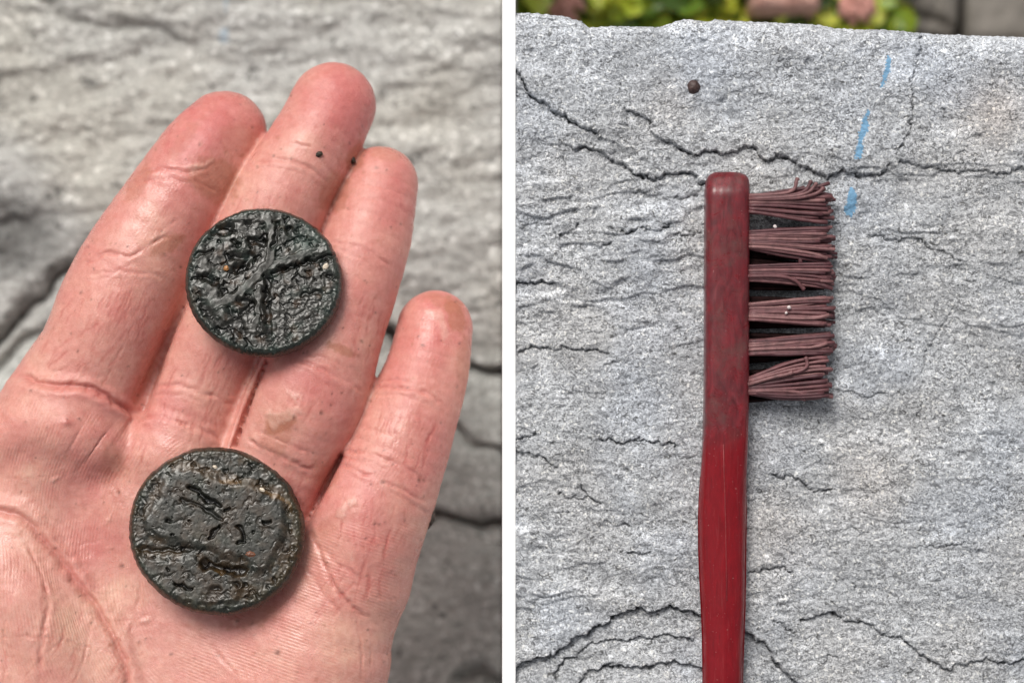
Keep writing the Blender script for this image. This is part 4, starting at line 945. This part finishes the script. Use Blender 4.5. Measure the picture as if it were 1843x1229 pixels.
T = [[len(V) - 2, i, (i + 1) % npf] for i in range(npf)] + [[len(V) - 1, (nrow - 1) * npf + (i + 1) % npf, (nrow - 1) * npf + i] for i in range(npf)]
me = raw_mesh('handle', V, [Q, np.array(T)]); add_float(me, 'worn', worn)
handle = link('handle', me, M_PLASTIC, parent=brush)
# raised mould line and scratch on the handle face
def ridge(pts, r, mat, name, parent):
    path = [np.array(P(a_, b_, z_)) for a_, b_, z_ in pts]; V_, F_ = tube(path, [r] * len(path), 6); return link(name, raw_mesh(name, V_, F_), mat, parent=parent)
M_SEAM = simple('pale_red_seam', (0.20, 0.010, 0.014), (0.30, 0.05, 0.052), 1500, .4)
ridge([(1302,800,67.6),(1303,850,65.2),(1305,900,62.2),(1306,950,60),(1307,1010,59.3),(1308,1080,59.3)], .9, M_SEAM, 'seam', handle)

rb = random.Random(5)
# tuft: root y range, tip y range, tip x, splay
TUFTS = [((350, 384), (336, 402), 1497), ((414, 450), (409, 466), 1500), ((476, 508), (474, 518), 1497), ((545, 578), (537, 586), 1499), ((611, 640), (600, 636), 1499), ((678, 711), (642, 716), 1492)]
def bristle_path(x0, y0, z0, x1, y1, z1, bend, zb=0.0, curl=0.0, n=11):
    pts = []
    for i in range(n):
        t = i / (n - 1)
        s_ = t * t * (3 - 2 * t)
        y = y0 + (y1 - y0) * (t * .55 + s_ * .45) + bend * math.sin(math.pi * t) + curl * max(0, t - .72) ** 2 * 12
        z = .70 * (z0 + (z1 - z0) * t)
        x = x0 + (x1 - x0) * t - abs(curl) * max(0, t - .8) * .6
        pts.append(P(x, y, z))
    return pts
def bristle(tuft, path, r):
    rad = [r * (.92 + .08 * math.sin(i * 1.7 + r * 9)) for i in range(len(path))]; rad[-1] = r * 1.08; rad[-2] = r * 1.12
    V_, F_ = tube(path, rad, 8); return link('bristle', raw_mesh('bristle', V_, F_), M_BRISTLE, parent=tuft)
for ti, ((ya, yb), (ta, tb), tx) in enumerate(TUFTS):
    tuft = link('bristle_tuft', None, parent=brush)
    for layer in range(3):
        nb_ = (11, 10, 9)[layer]
        for k_ in range(nb_):
            f_ = (k_ + .5 + rb.uniform(-.2, .2)) / nb_
            z0 = 76 - layer * 11 + rb.uniform(-2.5, 2.5); z1_ = z0 + (6 - 5 * layer) + rb.uniform(-4, 4)
            y0 = ya + (yb - ya) * (.06 + .88 * f_); y1 = ta + (tb - ta) * f_ + rb.uniform(-2.5, 2.5)
            x1 = tx + rb.uniform(-14, 3) - layer * 2 + (rb.uniform(-26, -6) if rb.random() < .18 else 0)
            bend = rb.uniform(-2, 2)
            if ti == 5: bend += -7 * (1 - f_) + 5 * f_
            if ti == 0 and k_ < 2 and layer == 0: y1 -= 4; x1 -= 20
            bristle(tuft, bristle_path(1346, y0, z0, x1, y1, z1_, bend, curl=rb.choice((0, 0, 0, 1)) * rb.uniform(-9, 9)), rb.uniform(2.8, 3.9))
    ex = {0: [[(1346, 352, 78), (1395, 350, 82), (1420, 346, 86), (1431, 338, 88), (1433, 328, 88), (1436, 321, 87)], [(1346, 356, 78), (1420, 352, 84), (1448, 344, 86), (1456, 334, 86), (1460, 326, 86)], [(1346, 358, 78), (1425, 354, 86), (1455, 346, 88), (1464, 337, 88), (1470, 330, 88)], [(1346, 360, 76), (1430, 357, 86), (1465, 350, 88), (1476, 344, 88), (1482, 338, 86)]],
          1: [[(1346, 446, 70), (1400, 458, 70), (1450, 466, 70), (1492, 472, 68)], [(1380, 456, 60), (1425, 458, 66), (1438, 462, 70), (1441, 474, 70)]],
          2: [[(1346, 497, 82), (1395, 497, 86), (1420, 500, 88), (1434, 507, 88), (1442, 515, 86), (1447, 521, 84)]], 3: [], 4: [[(1346, 636, 74), (1400, 638, 78), (1440, 637, 80), (1478, 636, 80)]],
          5: [[(1400, 676, 82), (1435, 669, 88), (1450, 662, 90), (1453, 653, 90), (1450, 643, 88)], [(1346, 692, 82), (1395, 678, 88), (1415, 674, 90), (1426, 670, 92)], [(1346, 708, 76), (1400, 707, 76), (1430, 712, 74), (1450, 719, 72)], [(1346, 704, 78), (1410, 703, 80), (1450, 708, 78), (1470, 711, 76)]]}[ti]
    for e_ in ex: bristle(tuft, [P(q_[0], q_[1], q_[2] * .70) for q_ in catmull([np.array(v_) for v_ in e_], 3)], 3.6)
    # cut ends seen at the tip of the tuft
    for k_ in range(9):
        yq = ta + (tb - ta) * rb.uniform(.3, .98); zq = rb.uniform(28, 66); xq = tx + rb.uniform(-4, 7)
        bristle(tuft, bristle_path(1346, ya + (yb - ya) * rb.random(), zq, xq, yq, zq + rb.uniform(-3, 5), 0, n=7), rb.uniform(2.8, 3.8))
# the deeper rows of tufts, their shade put into a near-black colour
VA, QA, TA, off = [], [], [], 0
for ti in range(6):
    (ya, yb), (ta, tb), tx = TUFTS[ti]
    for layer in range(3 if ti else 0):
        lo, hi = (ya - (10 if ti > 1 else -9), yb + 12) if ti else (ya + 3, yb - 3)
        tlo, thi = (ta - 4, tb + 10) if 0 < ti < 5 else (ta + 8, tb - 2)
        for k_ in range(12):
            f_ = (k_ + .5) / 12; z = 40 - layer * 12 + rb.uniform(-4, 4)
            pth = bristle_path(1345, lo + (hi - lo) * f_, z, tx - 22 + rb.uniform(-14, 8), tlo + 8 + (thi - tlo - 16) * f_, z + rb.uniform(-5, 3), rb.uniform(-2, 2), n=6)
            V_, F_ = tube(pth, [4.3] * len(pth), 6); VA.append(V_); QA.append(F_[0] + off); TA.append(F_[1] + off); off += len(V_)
link('inner_bristles', raw_mesh('inner_bristles', np.concatenate(VA), [np.concatenate(QA), np.concatenate(TA)]), M_SHADE_BRISTLE, parent=brush, kind='stuff')

for i, (px_, py_, z, r, lab) in enumerate(((1420,553,63,3.4,'white crumb stuck on the fourth bristle tuft from the top'),(1415,563,61,2.4,'tiny white crumb below the larger one on the fourth bristle tuft'),(1395,408,58,3.2,'white crumb on the second bristle tuft from the top'))):
    lump('dust_crumb', px_, py_, z, r, M_DUST, (1.1, .9, .8), i, i, label=lab, cat='crumb')

# ------------------------------------------------------------------ planting beyond the slab
def leaf_mesh(L, W, cup):
    xs_ = np.linspace(0, 1, 7); prof = W * np.sin(np.pi * xs_ ** .8) ** .8; V_ = []
    for t, w_ in zip(xs_, prof):
        for s_ in (-1, -.5, 0, .5, 1): V_.append((s_ * w_, t * L, cup * (s_ * s_) * w_ - .25 * L * t * t * cup))
    V_ = np.array(V_); F_ = grid_faces(5, 7); n_ = len(V_); B = V_.copy(); B[:, 2] -= 1.2
    return raw_mesh('leaf', np.concatenate([V_, B]), [F_[:, ::-1], F_ + n_])
LM = [leaf_mesh(66, 33, .35), leaf_mesh(52, 29, .5), leaf_mesh(80, 34, .25)]
for m_ in LM: m_.materials.append(M_LEAF)
def shrub(x, y, z, rad, n, lab, seed):
    r_ = random.Random(seed); root = link('garden_plant', None, label=lab, cat='plant', group='leafy plants beyond the pale stone'); root.location = (x * U, y * U, GZ * U)
    for k_ in range(7):
        an = r_.uniform(0, 6.28); p0 = np.array([0, 0, 0.]); p2 = np.array([math.cos(an) * rad * .6, math.sin(an) * rad * .6, z * .85])
        V_, F_ = tube([p0, (p0 + p2) / 2 + np.array([0, 0, 40]), p2], [9, 7, 4], 6); link('stem', raw_mesh('stem', V_, F_), M_STEM, parent=root)
    for _ in range(n):
        an = r_.uniform(0, 6.28); rr_ = rad * math.sqrt(r_.random()); o = bpy.data.objects.new('leaf', r_.choice(LM)); COL.objects.link(o); o.parent = root
        o.location = (math.cos(an) * rr_ * U, math.sin(an) * rr_ * U, (z * r_.uniform(.45, 1.05) * (1 - .25 * (rr_ / rad) ** 2)) * U)
        o.rotation_euler = (r_.uniform(-.7, .7), r_.uniform(-.6, .6), r_.uniform(0, 6.28)); s_ = r_.uniform(.7, 1.3); o.scale = (s_, s_, s_)
for i, (px_, lab) in enumerate(((1000, 'leafy plant beyond the stone, behind its top left corner'), (1120, 'bright yellow green plant beyond the stone edge, left of the seed'), (1255, 'yellow green plant beyond the stone edge, above the seed'),
                                (1390, 'green plant beyond the stone edge, above the bristles'), (1510, 'green plant next to the paving beyond the stone'))):
    x, y, _ = P(px_, -30, GZ + 420); shrub(x, y, 430, 190, 280, lab, 30 + i)
def flower(px_, py_, r, lab, seed):
    r_ = random.Random(seed); x, y, _ = P(px_, py_, GZ + 470); root = link('flower_cluster', None, label=lab, cat='flower'); root.location = (x * U, y * U, GZ * U)
    V_, F_ = tube([(0, 0, 0), (8, 4, 230), (0, 0, 455)], [9, 8, 7], 6); link('stem', raw_mesh('stem', V_, F_), M_STEM, parent=root)
    pm = None
    for k_ in range(46):
        an = r_.uniform(0, 6.28); q = math.sqrt(r_.random()) * r
        o = lump('floret', 0, 0, 0, 11, M_PINK, (1, 1, .7), 0, k_, parent=root) if pm is None else bpy.data.objects.new('floret', pm)
        if pm is None: pm = o.data
        else: COL.objects.link(o); o.parent = root
        o.location = (math.cos(an) * q * U, math.sin(an) * q * U, (470 - 30 * (q / r) ** 2 + r_.uniform(-8, 8)) * U)
flower(1022, 14, 36, 'pink flower cluster beyond the top left corner of the stone', 1)
flower(1545, 6, 40, 'pink flower cluster next to the grey paving', 3)
(x0, y1), (x1, y0) = P(1358, -80, GZ + 540)[:2], P(1478, 15, GZ + 540)[:2]
_, brk = block('brick', x0, x1, y0, y1, GZ - 10, GZ + 540, M_BRICK, bevel=20, nx=20, ny=20, rough=22, seed=9, label='weathered pinkish brick beyond the stone, between the green plants', cat='brick')
